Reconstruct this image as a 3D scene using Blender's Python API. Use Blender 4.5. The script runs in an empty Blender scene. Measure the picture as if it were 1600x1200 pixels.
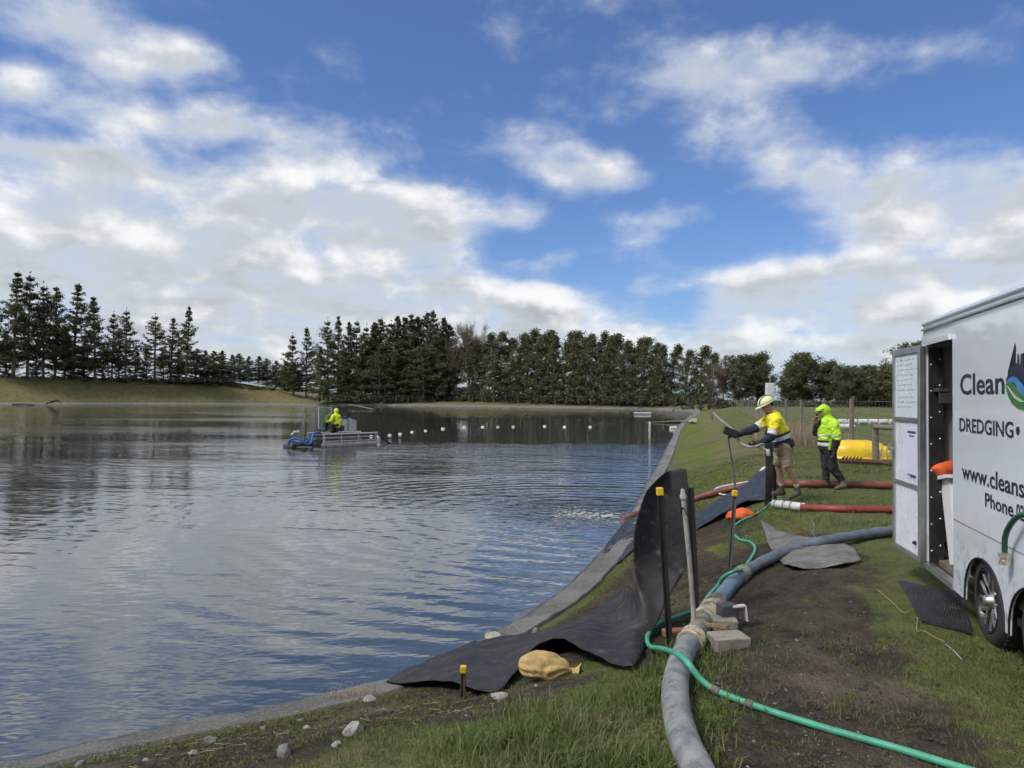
import bpy, bmesh, math, random
import numpy as np
from mathutils import Vector, Matrix, noise as mnoise

sc = bpy.context.scene
COL = sc.collection
R = math.radians

# ------------------------------------------------------------------ camera
CAM = Vector((0.0, 0.0, 1.68))
FPX = 1164.0                      # focal length in pixels of the 1600 px wide photograph
PITCH, ROLL = R(1.11), R(0.40)
_f = Vector((0, math.cos(PITCH), math.sin(PITCH)))
_r0 = Vector((1, 0, 0)); _u0 = _r0.cross(_f)
_r = _r0 * math.cos(ROLL) + _u0 * math.sin(ROLL)
_u = _r.cross(_f)
cam_data = bpy.data.cameras.new('camera')
cam_data.sensor_fit = 'HORIZONTAL'
cam_data.angle = 2 * math.atan(800 / FPX)
cam_data.clip_start = 0.05; cam_data.clip_end = 6000
cam = bpy.data.objects.new('camera', cam_data); COL.objects.link(cam)
cam.matrix_world = Matrix(((_r.x, _u.x, -_f.x, CAM.x), (_r.y, _u.y, -_f.y, CAM.y), (_r.z, _u.z, -_f.z, CAM.z), (0, 0, 0, 1)))
sc.camera = cam

def ray(x, y): return _r * ((x - 800) / FPX) + _u * ((600 - y) / FPX) + _f
def PZ(x, y, z):
    d = ray(x, y); return CAM + d * ((z - CAM.z) / d.z)
def PD(x, y, depth): return CAM + ray(x, y) * depth

# ------------------------------------------------------------------ world, sun, exposure
SUN_EL, SUN_AZ = R(50), R(-118)           # azimuth clockwise from +Y (the way the camera looks)
SUN_STRENGTH, SUN_ANGLE = 1.5, R(16)
SKY_STRENGTH = 0.1
sc.view_settings.view_transform = 'Standard'; sc.view_settings.look = 'None'
sc.view_settings.gamma = 1.0; sc.view_settings.use_curve_mapping = False
sc.view_settings.exposure = 1.05

world = bpy.data.worlds.new('World'); sc.world = world; world.use_nodes = True
wt = world.node_tree; wn = wt.nodes; wl = wt.links
wn.clear()

def mathn(nt, op, a, b=None, c=None, clamp=False):
    n = nt.nodes.new('ShaderNodeMath'); n.operation = op; n.use_clamp = clamp
    for i, v in enumerate((a, b, c)):
        if v is None: continue
        if isinstance(v, (int, float)): n.inputs[i].default_value = v
        else: nt.links.new(v, n.inputs[i])
    return n.outputs[0]
def vmath(nt, op, a, b=None, c=None, out=0):
    n = nt.nodes.new('ShaderNodeVectorMath'); n.operation = op
    for i, v in enumerate((a, b, c)):
        if v is None: continue
        if isinstance(v, (tuple, list)): n.inputs[i].default_value = v
        elif isinstance(v, (int, float)): n.inputs[i].default_value = (v, v, v)
        else: nt.links.new(v, n.inputs[i])
    return n.outputs['Value'] if op in ('LENGTH', 'DOT_PRODUCT', 'DISTANCE') else n.outputs[0]
def maprange(nt, v, a, b, c=0.0, d=1.0, interp='SMOOTHSTEP'):
    n = nt.nodes.new('ShaderNodeMapRange'); n.interpolation_type = interp
    nt.links.new(v, n.inputs[0])
    for i, k in enumerate((a, b, c, d)): n.inputs[i + 1].default_value = k
    return n.outputs[0]
def noisen(nt, vec, scale, detail=6.0, rough=0.55, dist=0.0, dims='3D'):
    n = nt.nodes.new('ShaderNodeTexNoise'); n.noise_dimensions = dims
    if vec is not None: nt.links.new(vec, n.inputs['Vector'])
    n.inputs['Scale'].default_value = scale; n.inputs['Detail'].default_value = detail
    n.inputs['Roughness'].default_value = rough; n.inputs['Distortion'].default_value = dist
    return n.outputs['Fac']
def mixc(nt, fac, a, b, mode='MIX'):
    n = nt.nodes.new('ShaderNodeMix'); n.data_type = 'RGBA'; n.blend_type = mode
    if isinstance(fac, (int, float)): n.inputs[0].default_value = fac
    else: nt.links.new(fac, n.inputs[0])
    for k, v in ((6, a), (7, b)):
        if isinstance(v, (tuple, list)): n.inputs[k].default_value = tuple(v)[:3] + (1,)
        else: nt.links.new(v, n.inputs[k])
    return n.outputs[2]

# cloud banks of the sky: bearing / elevation of each bank (degrees), its half-widths and weight
def bearing(x, y):
    d = ray(x, y).normalized(); return math.atan2(d.x, d.y), math.asin(d.z)
CLOUDS = [  # px, py, half width px, half height px, weight
    (110, 40, 200, 56, .66), (285, 88, 75, 42, .62), (40, 138, 110, 46, .66), (205, 120, 90, 34, .5), (235, 188, 115, 36, .62), (350, 182, 60, 32, .4),
    (20, 225, 80, 38, .6), (150, 245, 90, 46, .55), (475, 225, 125, 50, .74), (60, 315, 240, 80, .9), (290, 300, 190, 62, .7),
    (560, 310, 220, 62, .85), (660, 350, 150, 52, .75), (250, 385, 460, 90, .95), (480, 460, 480, 66, .72), (820, 340, 70, 32, .55),
    (805, 232, 110, 40, .55), (935, 268, 92, 44, .9), (1000, 345, 105, 32, .5), (870, 405, 90, 24, .42),
    (770, 475, 170, 34, .7), (1030, 115, 210, 70, .46), (1200, 95, 150, 62, .36), (1130, 200, 120, 46, .36),
    (1230, 262, 95, 62, .85), (1430, 300, 190, 80, .95), (1540, 350, 230, 90, .9), (1250, 440, 300, 46, .72), (1430, 470, 360, 80, .85),
    (900, 545, 560, 60, .85), (250, 540, 600, 80, .9), (1450, 560, 460, 90, .8),
]
def make_cloud_group():
    g = bpy.data.node_groups.new('cloud_density', 'ShaderNodeTree')
    g.interface.new_socket('AzEl', in_out='INPUT', socket_type='NodeSocketVector')
    g.interface.new_socket('Dir', in_out='INPUT', socket_type='NodeSocketVector')
    g.interface.new_socket('Density', in_out='OUTPUT', socket_type='NodeSocketFloat')
    g.interface.new_socket('Top', in_out='OUTPUT', socket_type='NodeSocketFloat')
    gi = g.nodes.new('NodeGroupInput'); go = g.nodes.new('NodeGroupOutput')
    azel, dr = gi.outputs[0], gi.outputs[1]
    acc = None; vac = None
    for (x, y, hw, hh, w) in CLOUDS:
        a0, e0 = bearing(x, y); a1, _ = bearing(x + hw, y); _, e1 = bearing(x, y - hh)
        ia, ie = 1 / (abs(a1 - a0) * 1.3), 1 / (abs(e1 - e0) * 1.3)
        v = vmath(g, 'MULTIPLY_ADD', azel, (ia, ie, 0), (-a0 * ia, -e0 * ie, 0))
        l = vmath(g, 'LENGTH', v)
        k = mathn(g, 'SUBTRACT', 1.0, l, clamp=True)
        acc = mathn(g, 'MULTIPLY', k, w * 1.35) if acc is None else mathn(g, 'MULTIPLY_ADD', k, w * 1.35, acc)
        n = g.nodes.new('ShaderNodeVectorMath'); n.operation = 'SCALE'; g.links.new(v, n.inputs[0]); g.links.new(k, n.inputs['Scale'])
        vac = n.outputs[0] if vac is None else vmath(g, 'ADD', vac, n.outputs[0])
    acc = mathn(g, 'MINIMUM', acc, 1.0)
    # the same broken cover goes on all round: noise on the cloud layer
    sep = g.nodes.new('ShaderNodeSeparateXYZ'); g.links.new(dr, sep.inputs[0])
    zz = mathn(g, 'MAXIMUM', mathn(g, 'ADD', sep.outputs[2], 0.12), 0.05)
    cmb = g.nodes.new('ShaderNodeCombineXYZ')
    g.links.new(mathn(g, 'DIVIDE', sep.outputs[0], zz), cmb.inputs[0]); g.links.new(mathn(g, 'DIVIDE', sep.outputs[1], zz), cmb.inputs[1])
    cover = maprange(g, noisen(g, cmb.outputs[0], 0.55, 2.0, 0.5), 0.27, 0.55, 0.0, 0.98)
    az = g.nodes.new('ShaderNodeSeparateXYZ'); g.links.new(azel, az.inputs[0])
    out_a = maprange(g, mathn(g, 'ABSOLUTE', az.outputs[0]), 0.62, 0.85)
    out_e = maprange(g, az.outputs[1], 0.48, 0.66)
    outside = mathn(g, 'MAXIMUM', out_a, out_e)
    mixf = g.nodes.new('ShaderNodeMix'); mixf.data_type = 'FLOAT'
    g.links.new(outside, mixf.inputs[0]); g.links.new(acc, mixf.inputs[2]); g.links.new(cover, mixf.inputs[3])
    n1 = noisen(g, cmb.outputs[0], 1.9, 4.0, 0.56, 0.25)
    stretched = vmath(g, 'MULTIPLY', dr, (1, 1, 1.6))
    n2 = noisen(g, stretched, 9.5, 5.5, 0.58, 0.1)
    n3 = noisen(g, vmath(g, 'ADD', stretched, (0.014, 0, 0.046)), 9.5, 2.5, 0.58, 0.1)
    nn = mathn(g, 'ADD', mathn(g, 'MULTIPLY', n1, 0.7), mathn(g, 'MULTIPLY', n2, 1.15))
    d = mathn(g, 'ADD', mixf.outputs[0], mathn(g, 'MULTIPLY', mathn(g, 'SUBTRACT', nn, 0.925), 1.6))
    g.links.new(d, go.inputs[0])
    vs = g.nodes.new('ShaderNodeSeparateXYZ'); g.links.new(vac, vs.inputs[0])
    top = mathn(g, 'ADD', mathn(g, 'MULTIPLY', vs.outputs[1], 0.9), mathn(g, 'MULTIPLY', mathn(g, 'SUBTRACT', n2, n3), 2.6))
    g.links.new(top, go.inputs[1])
    return g
CG = make_cloud_group()
tc = wn.new('ShaderNodeTexCoord')
direc = vmath(wt, 'NORMALIZE', tc.outputs['Generated'])
sp = wn.new('ShaderNodeSeparateXYZ'); wl.new(direc, sp.inputs[0])
az_ = mathn(wt, 'ARCTAN2', sp.outputs[0], sp.outputs[1])
el_ = mathn(wt, 'ARCSINE', sp.outputs[2])
ae = wn.new('ShaderNodeCombineXYZ'); wl.new(az_, ae.inputs[0]); wl.new(el_, ae.inputs[1])
cgn = wn.new('ShaderNodeGroup'); cgn.node_tree = CG
wl.new(ae.outputs[0], cgn.inputs[0]); wl.new(direc, cgn.inputs[1])
d0, topness = cgn.outputs[0], cgn.outputs[1]
cover = maprange(wt, d0, 0.06, 1.15)
thick = maprange(wt, d0, 0.55, 1.5)
lit = mathn(wt, 'MULTIPLY', maprange(wt, topness, -0.12, 0.62), maprange(wt, d0, 0.35, 0.8))
sky = wn.new('ShaderNodeTexSky'); sky.sky_type = 'NISHITA'; sky.sun_disc = False
sky.sun_elevation = SUN_EL; sky.sun_rotation = SUN_AZ
sky.altitude = 100; sky.air_density = 1.0; sky.dust_density = 0.9; sky.ozone_density = 3.0
K = 1 / SKY_STRENGTH
cl_dark = (0.225 * K, 0.24 * K, 0.255 * K)
cl_lit = (0.475 * K, 0.475 * K, 0.47 * K)
cl_thin = (0.345 * K, 0.37 * K, 0.40 * K)
body = mixc(wt, thick, cl_thin, cl_dark)
cloudc = mixc(wt, lit, body, cl_lit)
skyc = mixc(wt, 1.0, sky.outputs[0], (0.41, 0.49, 0.65), 'MULTIPLY')
final = mixc(wt, mathn(wt, 'MULTIPLY', cover, 0.96), skyc, cloudc)
bg = wn.new('ShaderNodeBackground'); bg.inputs[1].default_value = SKY_STRENGTH
wl.new(final, bg.inputs[0])
wo = wn.new('ShaderNodeOutputWorld'); wl.new(bg.outputs[0], wo.inputs[0])
world.cycles.sampling_method = 'MANUAL'; world.cycles.sample_map_resolution = 512

sun_d = bpy.data.lights.new('sun', 'SUN'); sun_d.energy = SUN_STRENGTH; sun_d.angle = SUN_ANGLE; sun_d.color = (1.0, 0.95, 0.87)
sun = bpy.data.objects.new('sun', sun_d); COL.objects.link(sun)
_sd = Vector((math.sin(SUN_AZ) * math.cos(SUN_EL), math.cos(SUN_AZ) * math.cos(SUN_EL), math.sin(SUN_EL)))
sun.rotation_euler = _sd.to_track_quat('Z', 'Y').to_euler(); sun.location = (20, 10, 30)

sc.render.engine = 'CYCLES'
sc.cycles.use_denoising = True; sc.cycles.use_adaptive_sampling = True; sc.cycles.adaptive_threshold = 0.03; sc.cycles.adaptive_min_samples = 12
sc.cycles.max_bounces = 6; sc.cycles.diffuse_bounces = 2; sc.cycles.glossy_bounces = 3
sc.cycles.transmission_bounces = 4; sc.cycles.transparent_max_bounces = 8
sc.cycles.caustics_reflective = False; sc.cycles.caustics_refractive = False
sc.cycles.sample_clamp_indirect = 4.0

# ------------------------------------------------------------------ helpers
def principled(name):
    m = bpy.data.materials.new(name); m.use_nodes = True
    b = m.node_tree.nodes['Principled BSDF']; return m, m.node_tree, b
_M = {}
def mat(name, c1, c2=None, scale=4.0, rough=0.6, bump=0.0, bscale=None, metal=0.0, detail=5.0, contrast=(0.35, 0.65), coat=0.0, spec=0.5, rough2=None, stretch=None, c3=None):
    """plain surface: colour mottled between c1 and c2 by noise, fine relief, uneven gloss"""
    if name in _M: return _M[name]
    m, nt, b = principled(name)
    t = nt.nodes.new('ShaderNodeTexCoord'); v = t.outputs['Object']
    if stretch: v = vmath(nt, 'MULTIPLY', v, stretch)
    if c2 is None: c2 = tuple(k * 0.8 for k in c1)
    n = maprange(nt, noisen(nt, v, scale, detail, 0.6), contrast[0], contrast[1])
    col = mixc(nt, n, c1, c2)
    if c3 is not None:
        n3 = maprange(nt, noisen(nt, v, scale * 3.7, 6, 0.65), 0.56, 0.68)
        col = mixc(nt, n3, col, c3)
    nt.links.new(col, b.inputs['Base Color'])
    if rough2 is None: rough2 = min(1, rough + 0.15)
    nt.links.new(maprange(nt, noisen(nt, v, scale * 2.3, 4, 0.6), 0.3, 0.7, rough, rough2), b.inputs['Roughness'])
    b.inputs['Metallic'].default_value = metal
    b.inputs['Coat Weight'].default_value = coat
    b.inputs['Specular IOR Level'].default_value = spec
    if bump:
        bn = nt.nodes.new('ShaderNodeBump'); bn.inputs['Strength'].default_value = 1.0; bn.inputs['Distance'].default_value = bump
        nt.links.new(noisen(nt, v, bscale or scale * 6, 6, 0.65), bn.inputs['Height'])
        nt.links.new(bn.outputs[0], b.inputs['Normal'])
    _M[name] = m; return m

def new_mesh(name, verts, faces, mats=None, smooth=False, mat_idx=None):
    me = bpy.data.meshes.new(name)
    me.from_pydata([tuple(v) for v in verts] if not isinstance(verts, np.ndarray) else verts.tolist(), [], faces if not isinstance(faces, np.ndarray) else faces.tolist())
    if mats is not None:
        for m in (mats if isinstance(mats, (list, tuple)) else [mats]): me.materials.append(m)
    if mat_idx is not None: me.polygons.foreach_set('material_index', np.asarray(mat_idx, dtype=np.int32))
    if smooth: me.polygons.foreach_set('use_smooth', np.ones(len(me.polygons), dtype=bool))
    me.update(); return me
def link(name, me, parent=None):
    o = bpy.data.objects.new(name, me); COL.objects.link(o)
    if parent is not None: set_parent(o, parent)
    return o
def root_loc(p):
    v = Vector((0, 0, 0))
    while p is not None:
        if p.parent is None: v = Vector(p.location)
        p = p.parent
    return v
def set_parent(o, p):
    """parts are modelled in world coordinates; keep them there under their thing"""
    o.parent = p
    if p.parent is None: o.matrix_parent_inverse = Matrix.Translation(-Vector(p.location))
def tag(o, label=None, cat=None, group=None, kind=None):
    if label: o['label'] = label
    if cat: o['category'] = cat
    if group: o['group'] = group
    if kind: o['kind'] = kind
    return o
def thing(name, label, cat, loc=(0, 0, 0), group=None):
    o = bpy.data.objects.new(name, None); COL.objects.link(o); o.location = loc
    o.empty_display_size = 0.2
    return tag(o, label, cat, group)

class MB:
    """collects shapes into one mesh"""
    def __init__(s): s.v = []; s.f = []; s.mi = []; s.m = 0
    def add(s, vs, fs):
        o = len(s.v); s.v.extend(Vector(x) for x in vs); s.f.extend(tuple(i + o for i in f) for f in fs); s.mi.extend([s.m] * len(fs)); return s
    def box(s, c, size, rot=None, bev=0.0):
        hx, hy, hz = (k / 2 for k in size); c = Vector(c)
        if bev > 0:
            bm = bmesh.new(); bmesh.ops.create_cube(bm, size=1.0)
            for v in bm.verts: v.co = Vector((v.co.x * size[0], v.co.y * size[1], v.co.z * size[2]))
            bmesh.ops.bevel(bm, geom=bm.edges[:], offset=bev, segments=2, affect='EDGES', profile=0.5)
            bm.verts.index_update()
            vs = [v.co.copy() for v in bm.verts]; fs = [tuple(v.index for v in f.verts) for f in bm.faces]; bm.free()
        else:
            vs = [Vector((x, y, z)) for x in (-hx, hx) for y in (-hy, hy) for z in (-hz, hz)]
            fs = [(0, 1, 3, 2), (4, 6, 7, 5), (0, 4, 5, 1), (2, 3, 7, 6), (0, 2, 6, 4), (1, 5, 7, 3)]
        if rot is not None: vs = [rot @ v for v in vs]
        return s.add([v + c for v in vs], fs)
    def beam(s, a, b, w, h, up=(0, 0, 1), bev=0.0):
        a, b = Vector(a), Vector(b); d = (b - a); L = d.length; d.normalize()
        u = Vector(up); x = d.cross(u)
        if x.length < 1e-4: x = d.cross(Vector((0, 1, 0)))
        x.normalize(); u = x.cross(d)
        rot = Matrix((d, x, u)).transposed()
        return s.box((a + b) / 2, (L, w, h), rot, bev)
    def tube(s, pts, rad, seg=8, cap=True, close=False, squash=None):
        pts = [Vector(p) for p in pts]; n = len(pts)
        rs = rad if isinstance(rad, (list, tuple, np.ndarray)) else [rad] * n
        t0 = (pts[1] - pts[0]).normalized()
        ref = Vector((0, 0, 1)) if abs(t0.z) < 0.9 else Vector((1, 0, 0))
        x = t0.cross(ref).normalized(); vs = []; prev = t0
        for i, p in enumerate(pts):
            t = (pts[min(i + 1, n - 1)] - pts[max(i - 1, 0)])
            t = t.normalized() if t.length > 1e-9 else prev
            x = (x - t * x.dot(t))
            x = x.normalized() if x.length > 1e-6 else t.orthogonal().normalized()
            y = x.cross(t); prev = t
            for k in range(seg):
                a = 2 * math.pi * k / seg
                q = x * math.cos(a) * rs[i] + y * math.sin(a) * rs[i]
                if squash: q.z *= squash[i] if isinstance(squash, (list, tuple)) else squash
                vs.append(p + q)
        fs = []
        for i in range(n - 1):
            for k in range(seg):
                k2 = (k + 1) % seg
                fs.append((i * seg + k, i * seg + k2, (i + 1) * seg + k2, (i + 1) * seg + k))
        if cap:
            fs.append(tuple(range(seg - 1, -1, -1))); fs.append(tuple((n - 1) * seg + k for k in range(seg)))
        return s.add(vs, fs)
    def lathe(s, base, axis, prof, seg=16, cap=True):
        axis = Vector(axis).normalized(); x = axis.orthogonal().normalized(); y = axis.cross(x); base = Vector(base)
        vs = [base + axis * h + (x * math.cos(2 * math.pi * k / seg) + y * math.sin(2 * math.pi * k / seg)) * r for (r, h) in prof for k in range(seg)]
        fs = [(i * seg + k, i * seg + (k + 1) % seg, (i + 1) * seg + (k + 1) % seg, (i + 1) * seg + k) for i in range(len(prof) - 1) for k in range(seg)]
        if cap: fs.append(tuple(range(seg - 1, -1, -1))); fs.append(tuple((len(prof) - 1) * seg + k for k in range(seg)))
        return s.add(vs, fs)
    def ball(s, c, r, seg=12, ring=8, rot=None):
        c = Vector(c); r = (r, r, r) if isinstance(r, (int, float)) else r
        vs = [Vector((0, 0, -r[2]))]
        for i in range(1, ring):
            a = -math.pi / 2 + math.pi * i / ring
            vs += [Vector((math.cos(a) * math.cos(2 * math.pi * k / seg) * r[0], math.cos(a) * math.sin(2 * math.pi * k / seg) * r[1], math.sin(a) * r[2])) for k in range(seg)]
        vs.append(Vector((0, 0, r[2]))); fs = []
        for k in range(seg): fs.append((0, 1 + (k + 1) % seg, 1 + k))
        for i in range(ring - 2):
            for k in range(seg):
                k2 = (k + 1) % seg; a = 1 + i * seg
                fs.append((a + k, a + k2, a + seg + k2, a + seg + k))
        top = len(vs) - 1; a = 1 + (ring - 2) * seg
        for k in range(seg): fs.append((a + k, a + (k + 1) % seg, top))
        if rot is not None: vs = [rot @ v for v in vs]
        return s.add([v + c for v in vs], fs)
    def build(s, name, m, parent=None, smooth=False, label=None):
        me = new_mesh(name, s.v, s.f, m, smooth, s.mi if any(s.mi) else None)
        if smooth:
            try: me.set_sharp_from_angle(angle=R(40))
            except Exception: pass
        o = link(name, me, parent)
        if label: o['label'] = label
        return o

_TMP = bpy.data.scenes.new('evaluation')
def evaluated_mesh(o):
    """mesh of one object with its modifiers applied, worked out in a scene of its own"""
    _TMP.collection.objects.link(o); vl = _TMP.view_layers[0]; vl.update()
    me = bpy.data.meshes.new_from_object(o.evaluated_get(vl.depsgraph)); bpy.data.objects.remove(o); return me
def spline(pts, n=8):
    """Catmull-Rom through the points"""
    P = [np.array(p, float) for p in pts]; P = [2 * P[0] - P[1]] + P + [2 * P[-1] - P[-2]]
    out = []
    for i in range(1, len(P) - 2):
        for k in range(n):
            t = k / n
            out.append(0.5 * ((2 * P[i]) + (P[i + 1] - P[i - 1]) * t + (2 * P[i - 1] - 5 * P[i] + 4 * P[i + 1] - P[i + 2]) * t * t + (3 * P[i] - P[i - 1] - 3 * P[i + 1] + P[i + 2]) * t ** 3))
    out.append(P[-2]); return [Vector(p) for p in out]
rng = np.random.default_rng(11)
random.seed(5)

def vnoise(x, y, scale, seed=0.0, octaves=3):
    """smooth value noise on arrays"""
    x = np.asarray(x, float) * scale + seed * 17.13; y = np.asarray(y, float) * scale + seed * 9.71
    tot = np.zeros_like(x); amp = 1.0; norm = 0
    for o in range(octaves):
        xi = np.floor(x); yi = np.floor(y); fx = x - xi; fy = y - yi
        fx = fx * fx * (3 - 2 * fx); fy = fy * fy * (3 - 2 * fy)
        def h(a, b):
            k = np.sin(a * 127.1 + b * 311.7 + seed * 13.7) * 43758.5453
            return k - np.floor(k)
        v = (h(xi, yi) * (1 - fx) + h(xi + 1, yi) * fx) * (1 - fy) + (h(xi, yi + 1) * (1 - fx) + h(xi + 1, yi + 1) * fx) * fy
        tot += v * amp; norm += amp; amp *= 0.5; x = x * 2.03 + 5.1; y = y * 2.03 + 3.7
    return tot / norm
def sstep(a, b, x):
    t = np.clip((np.asarray(x, float) - a) / (b - a), 0, 1); return t * t * (3 - 2 * t)

# ------------------------------------------------------------------ terrain: one sheet round the pond
WATER_Z = -1.0
_sh = [(-3.69, 5.45), (-2.6, 6.16), (-1.92, 6.55), (-1.18, 7.08), (-0.60, 7.80), (0.02, 8.90), (0.73, 10.4), (1.33, 12.2), (1.93, 14.2), (2.66, 16.9), (4.38, 23.9), (6.14, 31.0), (8.6, 41.2),
       (15.2, 68.4), (22.2, 96), (29.4, 122.5), (35.5, 146), (38.6, 158), (39, 170), (36, 188), (31, 197), (0.05, 223.8), (-37.9, 244), (-70.4, 253), (-90, 249), (-111, 236), (-142.6, 209), (-165, 180), (-178, 130), (-178, 60),
       (-160, -2), (-120, -32), (-80, -36), (-37, -15.6), (-16, -2.4), (-7.4, 3.1)]
def closed_spline(P, n=40):
    P = np.array(P, float); m = len(P); out = []
    for i in range(m):
        a, b, c, d = P[(i - 1) % m], P[i], P[(i + 1) % m], P[(i + 2) % m]
        ta, tb = np.linalg.norm(b - a) ** .5, np.linalg.norm(c - b) ** .5; tc_ = np.linalg.norm(d - c) ** .5
        m1 = tb * ((b - a) / ta - (c - a) / (ta + tb) + (c - b) / tb); m2 = tb * ((c - b) / tb - (d - b) / (tb + tc_) + (d - c) / tc_)
        t = np.linspace(0, 1, n, endpoint=False)[:, None]
        out.append((2 * t ** 3 - 3 * t ** 2 + 1) * b + (t ** 3 - 2 * t ** 2 + t) * m1 + (-2 * t ** 3 + 3 * t ** 2) * c + (t ** 3 - t ** 2) * m2)
    return np.vstack(out)
_fine = closed_spline(_sh)
_seg = np.linalg.norm(np.roll(_fine, -1, 0) - _fine, axis=1); _cum = np.concatenate([[0], np.cumsum(_seg)])
_tot = _cum[-1]; _s = [0.0]
def _at(s):
    s = np.asarray(s) % _tot
    return np.stack([np.interp(s, _cum, np.append(_fine[:, k], _fine[0, k])) for k in (0, 1)], -1)
while _s[-1] < _tot:
    p = _at(_s[-1]); _s.append(_s[-1] + max(0.075, 0.011 * max(0.0, np.hypot(*p) - 7.0) + 0.075))
S = np.array(_s[:-1]); S = S * (_tot / _s[-1]) if _s[-1] > _tot + 1e-6 else S
SH = _at(S)
_h = np.maximum(0.6, np.hypot(SH[:, 0], SH[:, 1]) * 0.05)
_tan = _at(S + _h) - _at(S - _h); _tan /= np.linalg.norm(_tan, axis=1)[:, None]
NRM = np.stack([_tan[:, 1], -_tan[:, 0]], -1)
CEN = np.array([-70.0, 110.0])
RAD = SH - CEN; RAD /= np.linalg.norm(RAD, axis=1)[:, None]

# bank along the shore: top height, slope width, width of the concrete edging
_ang = np.degrees(np.arctan2(SH[:, 0], SH[:, 1])); _dist = np.hypot(SH[:, 0], SH[:, 1])
_farleft = (_dist > 150) | (SH[:, 0] < -100)
LEFT = np.where(_farleft & (SH[:, 0] < -40), sstep(-66, -96, SH[:, 0]), 0.0)       # the raised embankment
FAR = sstep(60, 150, _dist)
TOP = 0.0 + 0.55 * FAR + 6.6 * LEFT
WID = 3.1 + 3.0 * FAR + 9.0 * LEFT
EDGE = 0.44 + 1.28 * FAR
EDGE_RISE = 0.09 + 0.46 * FAR
def profile(d, top, wid, edge, rise):
    d = np.asarray(d, float)
    under = WATER_Z + np.maximum(d, -6) * 0.42
    strip = WATER_Z + d / edge * rise
    t = np.clip((d - edge) / wid, 0, 1)
    bank = (WATER_Z + rise) + (top - WATER_Z - rise) * (1 - (1 - t) ** 1.2)
    return np.where(d < 0, under, np.where(d < edge, strip, bank))
def relief(x, y, d):
    r = (vnoise(x, y, 0.5, 3, 3) - 0.5) * 0.10 + (vnoise(x, y, 2.6, 5, 3) - 0.5) * 0.055 + (vnoise(x, y, 9, 7, 2) - 0.5) * 0.034
    return r * sstep(0.55, 1.4, d) - 0.012 * (np.asarray(d) > 0)
_near = np.where(_dist < 75)[0]
def shore_dist(x, y):
    """distance outside the waterline for points on the near banks"""
    x = np.asarray(x, float); y = np.asarray(y, float); shp = x.shape; x = x.ravel(); y = y.ravel()
    A = SH[_near][::2]; NA = NRM[_near][::2]; out = np.empty(len(x))
    for i in range(0, len(x), 4000):
        dx = x[i:i + 4000, None] - A[None, :, 0]; dy = y[i:i + 4000, None] - A[None, :, 1]
        k = np.argmin(dx * dx + dy * dy, 1); q = np.arange(len(k))
        nd = dx[q, k] * NA[k, 0] + dy[q, k] * NA[k, 1]
        out[i:i + 4000] = np.where(nd > 0, np.hypot(dx[q, k], dy[q, k]) * 0.2 + nd * 0.8, nd)
    return out.reshape(shp)
def H(x, y):
    d = shore_dist(np.atleast_1d(x), np.atleast_1d(y))
    return profile(d, 0.0, 3.1, 0.44, 0.09) + relief(np.atleast_1d(x), np.atleast_1d(y), d)
def G(x, y, lift=0.0):
    """the point of the near ground seen at a photograph pixel"""
    d = ray(x, y); lo, hi = 0.5, 75.0
    ts = np.linspace(1.5, 75, 900) if y < 800 else np.linspace(1.5, 20, 700)
    P = np.array(CAM)[None, :] + np.array(d)[None, :] * ts[:, None]
    below = P[:, 2] < H(P[:, 0], P[:, 1])
    k = int(np.argmax(below)) if below.any() else len(ts) - 1
    p = P[k]; return Vector((p[0], p[1], float(H(p[0], p[1])[0]) + lift))

ring = list(np.array([-8, -5, -3, -1.6, -0.8, -0.35, -0.12])) + list(np.arange(0, 9.0, 0.085))
q = 9.0
while q < 4200: q *= 1.09; ring.append(q)
ring = np.array(ring); NR, NS = len(ring), len(S)
Dg = np.broadcast_to(ring[None, :], (NS, NR))
inner = np.minimum(Dg, 40.0); outer = Dg - inner
GX = SH[:, 0:1] + NRM[:, 0:1] * inner + RAD[:, 0:1] * outer
GY = SH[:, 1:2] + NRM[:, 1:2] * inner + RAD[:, 1:2] * outer
GZ = profile(Dg, TOP[:, None], WID[:, None], EDGE[:, None], EDGE_RISE[:, None]) + relief(GX, GY, Dg)
GZ = GZ - 0.015 * ((Dg >= 0) & (Dg <= EDGE[:, None]))
# far country stays level behind the banks
GZ = np.where(Dg > 300, 0.6 + 0 * GZ, GZ)
idx = np.arange(NS * NR).reshape(NS, NR); nx = np.roll(idx, -1, 0)
quads = np.stack([idx[:, :-1], idx[:, 1:], nx[:, 1:], nx[:, :-1]], -1).reshape(-1, 4)

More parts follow.
